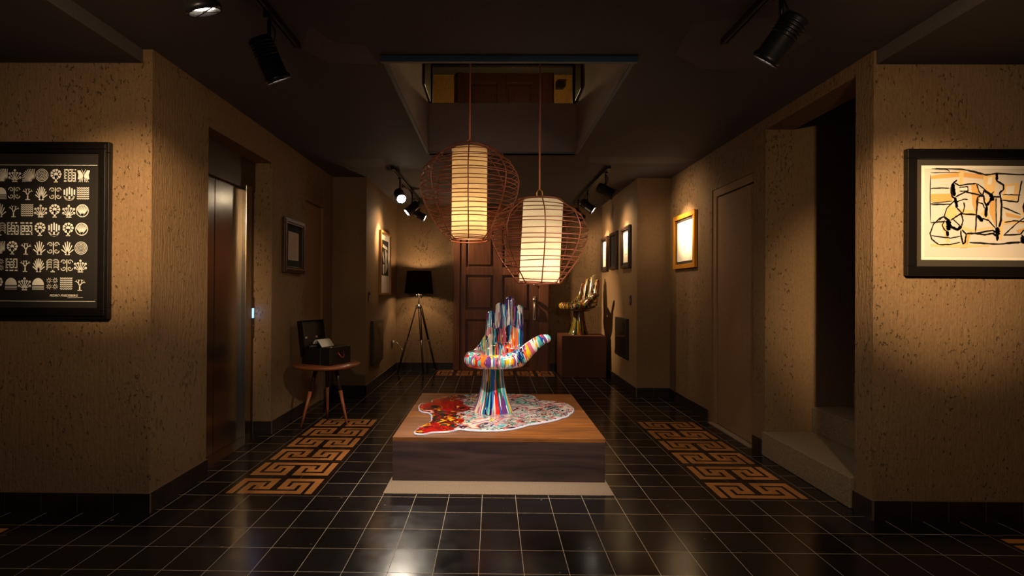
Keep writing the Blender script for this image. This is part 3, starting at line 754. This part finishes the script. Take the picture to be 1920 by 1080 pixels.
# ------------------------------------------------------------------ tripod lamp
lp = thing('tripod_floor_lamp', (-1.09, 7.40, 0), 'tripod floor lamp with black shade in the far left corner', 'floor lamp')
hub = Vector((0, 0, 1.0))
for fx, fy in ((-.30, -.03), (.10, -.20), (.22, .27)):
    for s_ in (-.016, .016):
        d_ = Vector((-fy, fx, 0)).normalized() * s_
        a = Vector((fx * .12, fy * .12, .99)); m_ = a.lerp(Vector((fx, fy, 0)), .52)
        if s_ < 0: bb = MB()
        bb.tube([a + d_, m_ + d_ * .6], .009, 8)
    bb.tube([m_ + Vector((0, 0, .03)), Vector((fx, fy, .02))], .0155, 10); lg = bb.build('leg', M['ebony'], lp)
    f_ = MB(); f_.tube([(fx * .985, fy * .985, .03), (fx, fy, 0)], [.014, .009], 10); f_.build('foot_cap', M['chrome'], lg)
    f_ = MB(); f_.tube([m_ + Vector((0, 0, .01)), (0, 0, .49)], .004, 6); f_.lathe([(.0, m_.z - .012), (.019, m_.z - .01), (.019, m_.z + .012), (0, m_.z + .014)], 12, (m_.x, m_.y), closed_ends=False); f_.build('spreader', M['chrome'], lp)
b = MB(); b.lathe([(.02, .96), (.05, .975), (.05, 1.0), (.03, 1.015), (.012, 1.03), (.010, 1.30)], 20); b.tube([(-.035, 0, 1.12), (-.035, 0, 1.17)], .007, 8); b.tube([(.035, 0, 1.12), (.035, 0, 1.17)], .007, 8); b.tube([(-.035, 0, 1.17), (.035, 0, 1.17)], .005, 8)
b.build('lamp_stem', M['chrome'], lp)
b = MB(); b.lathe([(.212, 1.185), (.177, 1.52)], 48, closed_ends=False); b.lathe([(.209, 1.186), (.174, 1.52)], 48, closed_ends=False); b.build('lamp_shade', M['blackshade'], lp)
b = MB(); b.lathe([(.004, 1.5), (.008, 1.53), (.003, 1.545)], 12); b.tube([(-.175, 0, 1.515), (.175, 0, 1.515)], .003, 6); b.tube([(0, 0, 1.30), (0, 0, 1.51)], .004, 6); b.build('finial', M['chrome'], lp)
b = MB(); b.lathe([(.012, 1.30), (.03, 1.34), (.03, 1.37), (.004, 1.40)], 16); b.build('bulb', emis('lamp_bulb', (1, .66, .34), 12), lp)
point((-1.09, 7.40, 1.45), 9, WARM, .03)
point((-1.09, 7.40, 1.26), 6, WARM, .03)

# cable and outlet
ol = thing('wall_outlet', (-1.49, 7.42, .44), 'dark wall outlet plate with a pale plug near the far left corner', 'outlet')
b = MB(); b.box(-.002, .008, -.035, .035, -.06, .06); b.build('outlet_plate', M['ebony'], ol, .002)
b = MB(); b.box(.008, .03, -.014, .014, .01, .04); b.build('plug', M['paper'], ol, .003)
b = MB(); b.tube([(-1.455, 7.42, .465), (-1.42, 7.42, .46), (-1.37, 7.42, .40), (-1.33, 7.42, .34), (-1.29, 7.41, .33), (-1.25, 7.40, .38), (-1.215, 7.40, .45), (-1.19, 7.40, .46)], .004, 6)
tag(b.build('power_cable', M['chrome']), 'thin pale cable looping from the outlet to the tripod lamp', 'cable')

# ------------------------------------------------------------------ pictures
def picture(name, loc, rz, w_, h_, fw, dp, fmat, layers, label, art=None, steps=1, cat='picture'):
    """layers: list of (inset, material); local plane XZ, faces -Y, loc = centre on the wall"""
    root = thing(name, loc, label, cat, rz); x, z = w_ / 2, h_ / 2
    b = MB(); b.box(-x, x, -dp, 0, z - fw, z); b.box(-x, x, -dp, 0, -z, -z + fw); b.box(-x, -x + fw, -dp, 0, -z + fw, z - fw); b.box(x - fw, x, -dp, 0, -z + fw, z - fw)
    if steps > 1:
        g = fw * .45; x2, z2 = x - fw * .25, z - fw * .25; d2 = dp + .008
        b.box(-x2, x2, -d2, -dp, z2 - g, z2); b.box(-x2, x2, -d2, -dp, -z2, -z2 + g); b.box(-x2, -x2 + g, -d2, -dp, -z2 + g, z2 - g); b.box(x2 - g, x2, -d2, -dp, -z2 + g, z2 - g)
    b.build('frame', fmat, root, .003)
    b = MB(); ms = []; y = -.010
    for i, (ins, mt) in enumerate(layers):
        xx, zz_ = x - fw - ins, z - fw - ins; b.box(-xx, xx, y - .0012, y, -zz_, zz_, i); ms.append(mt); y -= .0012
    b.build('mat_board' if len(layers) > 1 else 'backing', ms, root)
    if art:
        b = MB(); am = art(b, y - .0006); b.build('artwork', am, root)
    return root

def glyph(b, kind, cx, cz, s, y, rnd):
    r = lambda pts, wd: b.ribbon([(cx + px * s, cz + pz * s) for px, pz in pts], wd * s, y, 0)
    disc = lambda px, pz, q, n=14: b.poly([(cx + (px + q * math.cos(2 * PI * i / n)) * s, cz + (pz + q * math.sin(2 * PI * i / n)) * s) for i in range(n)], y, 0)
    arc = lambda px, pz, q, a0, a1, wd, n=12: r([(px + q * math.cos(a0 + (a1 - a0) * i / n), pz + q * math.sin(a0 + (a1 - a0) * i / n)) for i in range(n + 1)], wd)
    if kind == 0:      # fan of rays
        n = rnd.choice((7, 9, 11))
        for i in range(n):
            a = PI * (.12 + .76 * i / (n - 1)); r([(0, -.45), (.92 * .9 * math.cos(a) * .55, -.45 + .9 * math.sin(a))], .07)
        r([(-.16, -.46), (.16, -.46)], .08)
    elif kind == 1:    # branching tree
        def br(x, z, a, L, d):
            x2, z2 = x + L * math.cos(a), z + L * math.sin(a); r([(x, z), (x2, z2)], .035 + .02 * d)
            if d:
                for da in (-.55, .5): br(x2, z2, a + da + rnd.uniform(-.15, .15), L * .74, d - 1)
        br(0, -.46, PI / 2, .30, 3); r([(-.15, -.47), (.15, -.47)], .05)
    elif kind == 2:    # concentric rings
        for q in (.44, .34, .24, .14): arc(0, 0, q, 0, 2 * PI, .045, 24)
        disc(0, 0, .05)
    elif kind == 3:    # columns like a cactus
        for i, px in enumerate((-.36, -.18, 0, .18, .36)):
            r([(px, -.18), (px, .25 + .18 * (1 - abs(i - 2) / 2))], .11)
        arc(0, -.12, .36, PI, 2 * PI, .11); r([(0, -.45), (0, -.1)], .12); r([(-.2, -.47), (.2, -.47)], .06)
    elif kind == 4:    # four scrolls
        for sx in (-1, 1):
            for sz in (-1, 1):
                r([(sx * (.22 + (.20 - .018 * i) * math.cos(i * .7)), sz * (.22 + (.20 - .018 * i) * math.sin(i * .7))) for i in range(11)], .06)
        r([(0, -.46), (0, .4)], .06)
    elif kind == 5:    # round shell
        arc(0, 0, .43, 0, 2 * PI, .06, 24)
        for i in range(11):
            a = PI * (.08 + .84 * i / 10); r([(0, -.40), (.40 * math.cos(a), .02 + .36 * math.sin(a))], .045)
    elif kind == 6:    # maze
        for pz in (-.4, -.2, 0, .2, .4):
            x_ = -.42
            while x_ < .40:
                L = rnd.choice((.16, .26)); r([(x_, pz), (min(.42, x_ + L), pz)], .09); x_ += L + .12
        for px in (-.38, -.12, .14, .38): r([(px, rnd.choice((-.4, -.2))), (px, rnd.choice((.2, .4)))], .08)
    elif kind == 7:    # palm arcs
        for k in range(4):
            for sx in (-1, 1): arc(sx * .21, .18 - .17 * k, .21, 0 if sx > 0 else 0, PI, .085)
        r([(0, -.46), (0, .3)], .1); r([(-.14, -.47), (.14, -.47)], .07)
    elif kind == 8:    # bush of discs
        for i in range(9):
            a = 2 * PI * i / 9; disc(.27 * math.cos(a), .08 + .25 * math.sin(a), .13)
        disc(0, .08, .2); r([(0, -.46), (0, 0)], .13); r([(-.14, -.47), (.14, -.47)], .06)
    elif kind == 9:    # winged shape
        for sx in (-1, 1):
            b.poly([(cx + sx * px * s, cz + pz * s) for px, pz in ((.03, .05), (.25, .38), (.46, .36), (.36, .05), (.42, -.25), (.2, -.30), (.04, -.12))], y, 0)
            r([(0, .1), (sx * .14, .44)], .035)
            for q in (.1, .22, .34): r([(sx * q * .6, -.2), (sx * q, -.46)], .04)
    elif kind == 10:   # square of wavy lines
        for k in range(6):
            r([(-.42 + .084 * i, .38 - .15 * k + .035 * (-1) ** i) for i in range(11)], .07)
    elif kind == 11:   # corner sunburst
        for i in range(12):
            a = PI / 2 * i / 11 + PI / 2; r([(.42 + .18 * math.cos(a), -.42 + .18 * math.sin(a)), (max(-.43, .42 + .95 * math.cos(a)), min(.43, -.42 + .95 * math.sin(a)))], .05)
    elif kind == 12:   # dome over steps
        b.poly([(cx + .42 * math.cos(PI * i / 14) * s, cz + (-.12 + .5 * math.sin(PI * i / 14)) * s) for i in range(15)], y, 0)
        for k in range(3): r([(-.42, -.22 - .1 * k), (.42, -.22 - .1 * k)], .04)
    elif kind == 13:   # spider crosses
        for sx in (-.22, .22):
            for sz in (-.22, .22):
                disc(sx, sz, .075)
                for a in range(8): r([(sx, sz), (sx + .19 * math.cos(a * PI / 4 + .3), sz + .19 * math.sin(a * PI / 4 + .3))], .035)
    else:              # leaves on stems
        for i in range(7):
            a = PI * (.1 + .8 * i / 6); q = .40 + .1 * (i % 2); px, pz = q * math.cos(a), -.35 + .75 * q / .5 * math.sin(a) * .9
            r([(0, -.42), (px, pz)], .05); disc(px, min(.38, pz), .09, 8)
        r([(-.18, -.46), (.18, -.46)], .07)
SC = 2.72 / 935.05
def glyph_art(b, y):
    rnd = random.Random(8); cxp = -2.585            # picture centre in world x
    cols = [151, 125, 98, 71, 45, 19, -7, -33, -59, -85, -111, -137]; rows = [328, 362, 395, 430, 466, 499, 534]
    order = [[9, 6, 8, 2, 11, 14], [10, 3, 4, 0, 1, 4], [5, 14, 8, 14, 10, 1], [5, 8, 3, 8, 6, 6], [2, 0, 4, 0, 1, 8], [14, 4, 7, 0, 1, 6], [1, 10, 13, 12, 14, 12]]
    for j, py in enumerate(rows):
        for i, px in enumerate(cols):
            k = order[j][i] if i < 6 else rnd.randrange(15)
            lean = (row_lean := -.9 * j) if i < 99 else 0
            X = (px + lean - 923.1) * SC - cxp; Z = 1.2434 - (py - 543.9 + (923 - px) * -.0045) * SC - 1.577
            if X > -.40: glyph(b, k, X, Z, .078, y, rnd)
    for py, x1 in ((301, 177), (560, 175)):
        Z = 1.2434 - (py - 540) * SC - 1.577; b.ribbon([(-.40, Z), ((x1 - 923.1) * SC - cxp, Z)], .0022, y, 0)
    cu = bpy.data.curves.new('sig', 'FONT'); cu.body = 'PEDRO FRIEDEBERG'; cu.size = .017; cu.offset = .0003; cu.shear = .2
    to = bpy.data.objects.new('sig', cu); COL.objects.link(to); bpy.context.view_layer.update()
    me = bpy.data.meshes.new_from_object(to.evaluated_get(bpy.context.evaluated_depsgraph_get()))
    x0 = (88 - 923.1) * SC - cxp; z0 = 1.2434 - (551 - 540) * SC - 1.577
    b.add([(x0 + v.co.x * 1.03, y - .0002, z0 + v.co.y) for v in me.vertices], [tuple(p.vertices) for p in me.polygons], 0)
    bpy.data.objects.remove(to); bpy.data.meshes.remove(me)
    b.ribbon([(x0 + .10, z0 - .006), (x0 + .185, z0 - .004)], .0015, y, 0)
    return [M['glyph']]
picture('framed_print', (-2.605, 2.75, 1.559), 0, .985, .975, .06, .03, M['blackframe'], [(0, M['darkmat']), (.032, M['blackpaper'])],
        'black framed print of white plant and shell symbols, on the left wall', glyph_art, 2)

AX, AZ = 2.3185, 1.950
def abstract_art(b, y):
    cxp, czp = 2.82, 1.647; q = SC / 5.4
    f = lambda p: (AX + p[0] * q - cxp, AZ - p[1] * q - czp + (p[0]) * q * .004)
    OR = [[(100, 190), (400, 150), (700, 190), (700, 230), (400, 200), (100, 225)], [(385, 130), (440, 130), (420, 300), (390, 300)], [(630, 190), (760, 160), (750, 380), (650, 380)],
          [(100, 375), (330, 370), (320, 450), (100, 455)], [(290, 480), (360, 520), (370, 600), (310, 640), (240, 600)], [(370, 520), (560, 545), (560, 595), (420, 585), (380, 560)],
          [(510, 280), (570, 270), (600, 400), (560, 580), (520, 480)], [(640, 410), (690, 420), (680, 490), (650, 480)], [(830, 280), (990, 260), (970, 440), (820, 430)], [(700, 440), (750, 420), (750, 700), (690, 560)],
          [(410, 720), (500, 760), (740, 720), (740, 700), (520, 735), (430, 700)], [(200, 650), (240, 640), (300, 860), (260, 860)], [(460, 780), (500, 780), (470, 920), (400, 920), (430, 860)],
          [(100, 880), (700, 890), (690, 905), (400, 915), (110, 905)], [(790, 640), (1080, 650), (1080, 670), (830, 680), (820, 840), (790, 830)], [(960, 740), (1100, 700), (1100, 730), (980, 770)], [(600, 570), (660, 520), (700, 640), (640, 610)],
          [(1010, 500), (1090, 480), (1080, 600), (1020, 590)], [(850, 560), (1010, 600), (1000, 620), (860, 600)], [(1180, 300), (1330, 280), (1300, 480), (1200, 460)], [(1250, 620), (1500, 640), (1480, 700), (1280, 690)], [(1450, 200), (1600, 220), (1590, 420), (1500, 400)], [(1200, 860), (1700, 850), (1680, 900), (1220, 900)]]
    for i, p in enumerate(OR): b.poly([f(a) for a in p], y - i * .00004, 1 if i % 3 else 2)
    for p in ([(680, 210), (720, 200), (710, 280), (670, 280)], [(860, 300), (940, 290), (930, 390), (850, 390)], [(400, 300), (470, 300), (470, 340), (400, 345)]): b.poly([f(a) for a in p], y - .0011, 3)
    ST = [(7, [(110, 120), (400, 122), (560, 150), (660, 185), (760, 165), (1000, 180), (1300, 170), (1700, 190)]), (4, [(150, 110), (270, 130), (290, 148)]), (4, [(200, 115), (450, 130), (600, 175), (900, 175)]),
          (5, [(100, 320), (210, 312), (290, 318)]), (4, [(100, 470), (320, 445)]), (8, [(100, 480), (300, 478), (350, 440)]), (5, [(98, 180), (98, 660)]), (3, [(100, 160), (400, 155)]),
          (10, [(365, 232), (330, 262), (305, 330), (315, 400), (345, 420)]), (22, [(322, 265), (328, 330), (338, 395)]), (7, [(340, 262), (390, 290), (470, 275), (560, 268)]), (5, [(385, 310), (470, 300), (478, 345), (390, 345)]),
          (8, [(350, 405), (450, 352), (550, 375), (620, 395), (640, 320)]), (6, [(565, 270), (640, 325), (700, 385), (735, 350)]), (6, [(560, 270), (580, 340), (615, 390)]),
          (18, [(345, 410), (355, 460), (365, 515)]), (8, [(365, 515), (420, 575), (560, 585)]), (9, [(630, 385), (640, 460), (665, 500), (660, 605)]), (20, [(660, 500), (652, 605)]), (14, [(665, 490), (700, 440), (715, 390), (640, 340)]),
          (26, [(700, 380), (720, 410), (710, 440)]), (9, [(720, 400), (800, 405), (790, 360), (830, 330), (830, 280), (760, 240), (765, 170)]), (16, [(765, 160), (760, 240)]), (7, [(835, 280), (780, 262)]),
          (12, [(800, 405), (810, 480), (805, 640), (785, 710)]), (6, [(755, 410), (755, 560), (760, 720)]), (30, [(768, 715), (772, 790)]), (16, [(770, 780), (768, 845)]), (12, [(720, 770), (760, 800)]),
          (8, [(810, 435), (960, 455), (975, 450), (1000, 300), (1010, 240)]), (6, [(820, 505), (1000, 580)]), (5, [(820, 380), (1000, 385)]), (12, [(1060, 350), (1050, 440), (1030, 500), (1040, 570), (1060, 600)]),
          (9, [(570, 400), (560, 560), (550, 760)]), (6, [(570, 405), (600, 395), (625, 400)]), (24, [(570, 590), (620, 650)]), (6, [(620, 620), (680, 640), (750, 720)]), (5, [(570, 460), (620, 470), (640, 520)]),
          (6, [(330, 450), (260, 520), (235, 605)]), (6, [(240, 600), (190, 620), (130, 680), (95, 770), (110, 830), (180, 885)]), (5, [(180, 885), (290, 885), (400, 862)]), (9, [(235, 605), (270, 630), (290, 640)]),
          (5, [(185, 640), (230, 605), (260, 640)]), (30, [(270, 640), (285, 680), (275, 740)]), (20, [(265, 750), (275, 800)]), (7, [(100, 665), (250, 650)]), (6, [(240, 640), (215, 690), (240, 740), (270, 760)]),
          (16, [(300, 705), (370, 735), (410, 700)]), (7, [(410, 700), (425, 640), (405, 570), (300, 640)]), (5, [(325, 630), (400, 700)]), (8, [(400, 740), (410, 820), (425, 880), (445, 860), (455, 780), (415, 735)]),
          (8, [(455, 775), (560, 770), (720, 740), (745, 760)]), (9, [(550, 775), (640, 785), (740, 770)]), (5, [(110, 795), (300, 820), (400, 800)]), (7, [(490, 865), (780, 880), (1000, 862)]), (12, [(850, 870), (1000, 860)]),
          (7, [(830, 790), (1000, 780), (1030, 740), (1080, 735)]), (6, [(830, 790), (960, 670), (1060, 595)]), (6, [(840, 660), (930, 645), (1080, 655)]), (36, [(1020, 800), (1030, 870)]), (14, [(1010, 790), (1070, 860)]), (26, [(1065, 200), (1075, 300)]),
          (6, [(430, 460), (440, 500), (420, 570)]), (4, [(360, 455), (430, 425), (470, 430)]), (5, [(1100, 240), (1160, 400), (1180, 600), (1150, 800)]), (12, [(1250, 260), (1290, 420), (1260, 560), (1330, 700)]), (7, [(1180, 600), (1300, 590), (1500, 640)]),
          (8, [(1400, 220), (1420, 480), (1560, 520), (1600, 700), (1480, 840)]), (20, [(1540, 400), (1560, 500)]), (6, [(1100, 860), (1350, 850), (1700, 870)])]
    for si, (wd, p) in enumerate(ST):
        pts = []
        for a, c_ in zip(p, p[1:]):
            for k in range(6):
                t_ = k / 6; x_, z_ = a[0] + (c_[0] - a[0]) * t_, a[1] + (c_[1] - a[1]) * t_
                pts.append((x_ + 3 * noise.noise(Vector((x_ * .03, z_ * .03, 0))), z_ + 3 * noise.noise(Vector((x_ * .03, z_ * .03, 9)))))
        pts.append(p[-1]); n_ = len(pts)
        b.ribbon([f(a) for a in pts], [(wd * 1.9 + 3) * q * (.65 + .7 * abs(noise.noise(Vector((a[0] * .05, a[1] * .05, 5))))) * (1.0 if 0 < i < n_ - 1 else .4) for i, a in enumerate(pts)], y - .0013 - si * .00003, 0)
    return [M['ink'], M['orange'], M['orange2'], M['paper']]
pr = picture('framed_etching', (2.83, 2.75, 1.680), 0, 1.165, .69, .052, .03, M['blackframe'], [(0, M['matboard']), (.036, M['paper']), (.052, M['greyp'])],
        'black framed abstract etching in ochre and black lines, on the right wall', abstract_art)

def bw_art(w_, h_):
    def fn(b, y):
        rnd = random.Random(5); x, z = w_ / 2, h_ / 2; z0 = -z * .45
        b.poly([(-x * .8, z0), (x * .8, z0), (x * .8, z * .85), (-x * .8, z * .85)], y, 0)
        for p in ([(-.6, .7), (.5, .62), (.5, .52), (-.6, .58)], [(-.5, .45), (-.2, .1), (-.3, .0), (-.6, .3)], [(.0, .5), (.2, .5), (.15, -.35), (.0, -.35)], [(.3, .45), (.5, .4), (.45, .1), (.6, -.1), (.3, -.3)], [(-.5, -.05), (-.2, -.05), (-.25, -.4), (-.45, -.4)]):
            b.poly([(a * x, c_ * z) for a, c_ in p], y - .0004, 1)
        return [M['ink'], M['paper']]
    return fn
picture('framed_photograph', (-1.493, 6.86, 1.60), R(90), .66, .86, .028, .035, M['brownframe'], [(0, M['paper']), (.02, M['paper'])],
        'tall brown framed black and white picture on the rear left wall', bw_art(.54, .74))
def text_art(b, y):
    rnd = random.Random(2)
    for k in range(19):
        if k in (1, 2, 11): continue
        z = .11 - .0125 * k; L = rnd.uniform(.05, .085)
        if k == 0: L = .02
        b.ribbon([(-L, z), (L, z)], .0022, y, 0)
    return [plain('grey_type', srgb(130, 118, 104), .8)]
picture('framed_certificate', (XL, 4.70, 1.645), R(90), .48, .50, .055, .03, M['darkwoodframe'], [(0, M['darkmat']), (.062, plain('cream_page', srgb(190, 170, 150), .8))],
        'dark wood framed typed page on the left wall above the table', text_art, 2)
def pale_art(b, y):
    for p in ([(-.03, .06), (.02, .07), (.05, .02), (.0, -.02)], [(-.05, -.04), (.0, -.05), (.02, -.09), (-.04, -.1)]): b.poly(p, y, 0)
    b.ribbon([(-.06, .08), (.0, .02), (.05, .05)], .004, y - .0003, 0)
    return [plain('faint_wash', srgb(226, 214, 188), .8)]
picture('gold_framed_picture', (XR, 5.39, 1.785), R(-90), .60, .59, .048, .035, M['gold'], [(0, M['matboard']), (.022, M['darkmat']), (.032, plain('bright_paper', srgb(250, 246, 235), .7))],
        'wide gold framed pale picture brightly lit on the right wall', pale_art)
def small_art(inv):
    def fn(b, y):
        x, z = .075, .14
        b.poly([(-x, -z), (x, -z), (x, z), (-x, z)], y, 1)
        arcp = [(.05 * math.cos(a * PI / 10), .05 + .06 * math.sin(a * PI / 10)) for a in range(11)]
        b.ribbon(arcp, .006, y - .0003, 0); b.ribbon([(-.05, .05), (-.05, -.09), (.05, -.09), (.05, .05)], .006, y - .0003, 0)
        b.ribbon([(-.05, -.02), (.05, -.02)], .005, y - .0003, 0); b.poly([(-.02, .02), (.02, .02), (.02, .06), (-.02, .06)], y - .0003, 0)
        return [M['matboard'], M['paper']] if not inv else [M['matboard'], M['blackpaper']]
    return fn
picture('small_framed_print', (1.70, 7.50, 1.79), R(-90), .40, .52, .045, .03, M['ebony'], [(0, M['darkmat']), (.03, M['paper'])], 'small black framed pale print nearest the back wall, on the rear right wall', small_art(False), 2)
picture('small_framed_print', (1.70, 6.95, 1.80), R(-90), .40, .52, .045, .03, M['ebony'], [(0, M['darkmat']), (.03, M['darkmat'])], 'small all black framed print, middle of three on the rear right wall', small_art(True), 2)
picture('small_framed_print', (1.70, 6.32, 1.795), R(-90), .40, .53, .045, .03, M['ebony'], [(0, M['darkmat']), (.03, M['paper'])], 'small black framed pale print nearest the viewer, on the rear right wall', small_art(False), 2)

# black glass wall panels and switches
def wpanel(loc, rz, w_, h_, label):
    r_ = thing('wall_panel', loc, label, 'wall panel', rz)
    b = MB(); b.box(-w_ / 2, w_ / 2, -.035, 0, -h_ / 2, h_ / 2); b.build('panel_body', M['blackmetal'], r_, .004)
    b = MB(); b.box(-w_ / 2 + .04, w_ / 2 - .04, -.037, -.034, -h_ / 2 + .04, h_ / 2 - .04); b.build('panel_front', plain('black_gloss', (.01, .009, .009, 1), .12), r_, .001)
    for s_ in (-1, 1):
        b = MB(); b.box(s_ * (w_ / 2 - .02) - .008, s_ * (w_ / 2 - .02) + .008, -.040, -.035, s_ * (h_ / 2 - .04) - .012, s_ * (h_ / 2 - .04) + .012); b.build('clip', M['chrome'], r_)
wpanel((-1.493, 6.40, .58), R(90), .56, .55, 'low black wall panel beside the corridor on the rear left wall')
wpanel((1.70, 6.50, .645), R(-90), .56, .50, 'low black wall panel on the rear right wall below the small prints')
def switch(loc, rz, label):
    r_ = thing('light_switch', loc, label, 'light switch', rz)
    b = MB(); b.box(-.04, .04, -.009, 0, -.06, .06); b.build('switch_plate', M['ebony'], r_, .003)
    b = MB(); b.box(-.012, .012, -.014, -.009, -.02, .02); b.build('rocker', M['chrome'], r_, .002)
switch((-1.493, 6.02, 1.15), R(90), 'dark light switch on the rear left wall')
switch((1.70, 6.14, 1.13), R(-90), 'dark light switch on the rear right wall')
b = MB(); b.box(-.06, .06, -.08, 0, -.05, .05)
o = b.build('wall_fixture', M['blackmetal'], None, .004, (1.02, 7.76, 4.62 - .0)); o.location.z = 4.42
tag(o, 'small black box fixture on the ochre upper floor wall', 'fixture')

# ------------------------------------------------------------------ ceiling tracks and spotlights
def track(x0, y0, x1, y1, label):
    r_ = thing('ceiling_track', ((x0 + x1) / 2, (y0 + y1) / 2, CZ), label, 'light track')
    L = math.hypot(x1 - x0, y1 - y0); a = math.atan2(y1 - y0, x1 - x0); r_.rotation_euler = (0, 0, a)
    b = MB(); b.box(-L / 2, L / 2, -.018, -.004, -.034, 0); b.box(-L / 2, L / 2, .004, .018, -.034, 0); b.box(-L / 2, L / 2, -.004, .004, -.012, 0)
    b.build('rail', M['blackmetal'], r_, .001)
    for s_ in (-1, 1):
        b = MB(); b.box(s_ * L / 2 - .02, s_ * L / 2 + .006, -.019, .019, -.036, 0); b.build('end_cap', M['blackmetal'], r_, .002)
track(-1.07, -1.2, -1.06, 2.67, 'black ceiling track at the front left'); track(1.24, -1.2, 1.21, 2.62, 'black ceiling track at the front right')
track(-1.08, 5.36, -1.07, 7.55, 'black ceiling track at the rear left'); track(1.23, 5.30, 1.22, 7.45, 'black ceiling track at the rear right')
def disc_mesh(b, r, n, z0, z1): b.lathe([(r, z0), (r, z1)], n)
LENS = emis('lamp_lens_glow', (1, .86, .66), 18)
for (px, py), tgt, pw, sz, col, lab in HEADS:
    piv = Vector((px, py, CZ - .235)); d = (Vector(tgt) - piv).normalized()
    r_ = thing('track_spotlight', (px, py, CZ - .034), lab or ('black spotlight beyond the top edge of the photo at the ' + ('left' if px < 0 else 'right')), 'spotlight', 0, 'black track spotlights')
    b = MB(); b.box(-.015, .015, -.035, .035, -.018, 0); b.tube([(0, 0, -.018), (0, 0, -.12)], .009, 10)
    b.tube([(0, 0, -.115), (0, 0, -.145)], .013, 10); b.tube([(.01, 0, -.03), (.03, 0, -.07), (.02, .01, -.12)], .003, 6); b.build('arm', M['blackmetal'], r_)
    q = d.to_track_quat('Z', 'X')
    b = MB(); b.lathe([(.0, -.105), (.045, -.10), (.054, -.09), (.054, .075), (.062, .08), (.062, .10), (.052, .10), (.052, .082)], 28, closed_ends=False)
    for k in range(5): b.lathe([(.0545, -.08 + k * .014), (.058, -.078 + k * .014), (.058, -.072 + k * .014), (.0545, -.070 + k * .014)], 28, closed_ends=False)
    h_ = b.build('housing', M['blackmetal'], r_); h_.rotation_mode = 'QUATERNION'; h_.rotation_quaternion = q; h_.location = (0, 0, -.201)
    b = MB(); lr, lz = (.051, .092) if py > 5 else (.042, .085)
    b.lathe([(.0, lz), (lr, lz), (lr, lz + .002), (.0, lz + .005)], 28, closed_ends=False); b.build('lens', LENS, h_)
    b = MB(); b.box(-.051, .051, -.004, .004, .0955, .0995); b.box(-.004, .004, -.051, .051, .0955, .0995); b.build('baffle', M['blackmetal'], h_)
    spot(piv + d * .112, tgt, pw * .26, min(140, sz * 1.5), 1.0, col, .035)          # spill of the reflector
    spot(piv + d * .112, tgt, pw * 1.7, sz * .56, 1.0, col, .035)    # its hot centre

# upper floor light
point((.35, 6.5, 3.46), 11, (1, .66, .26), .06)
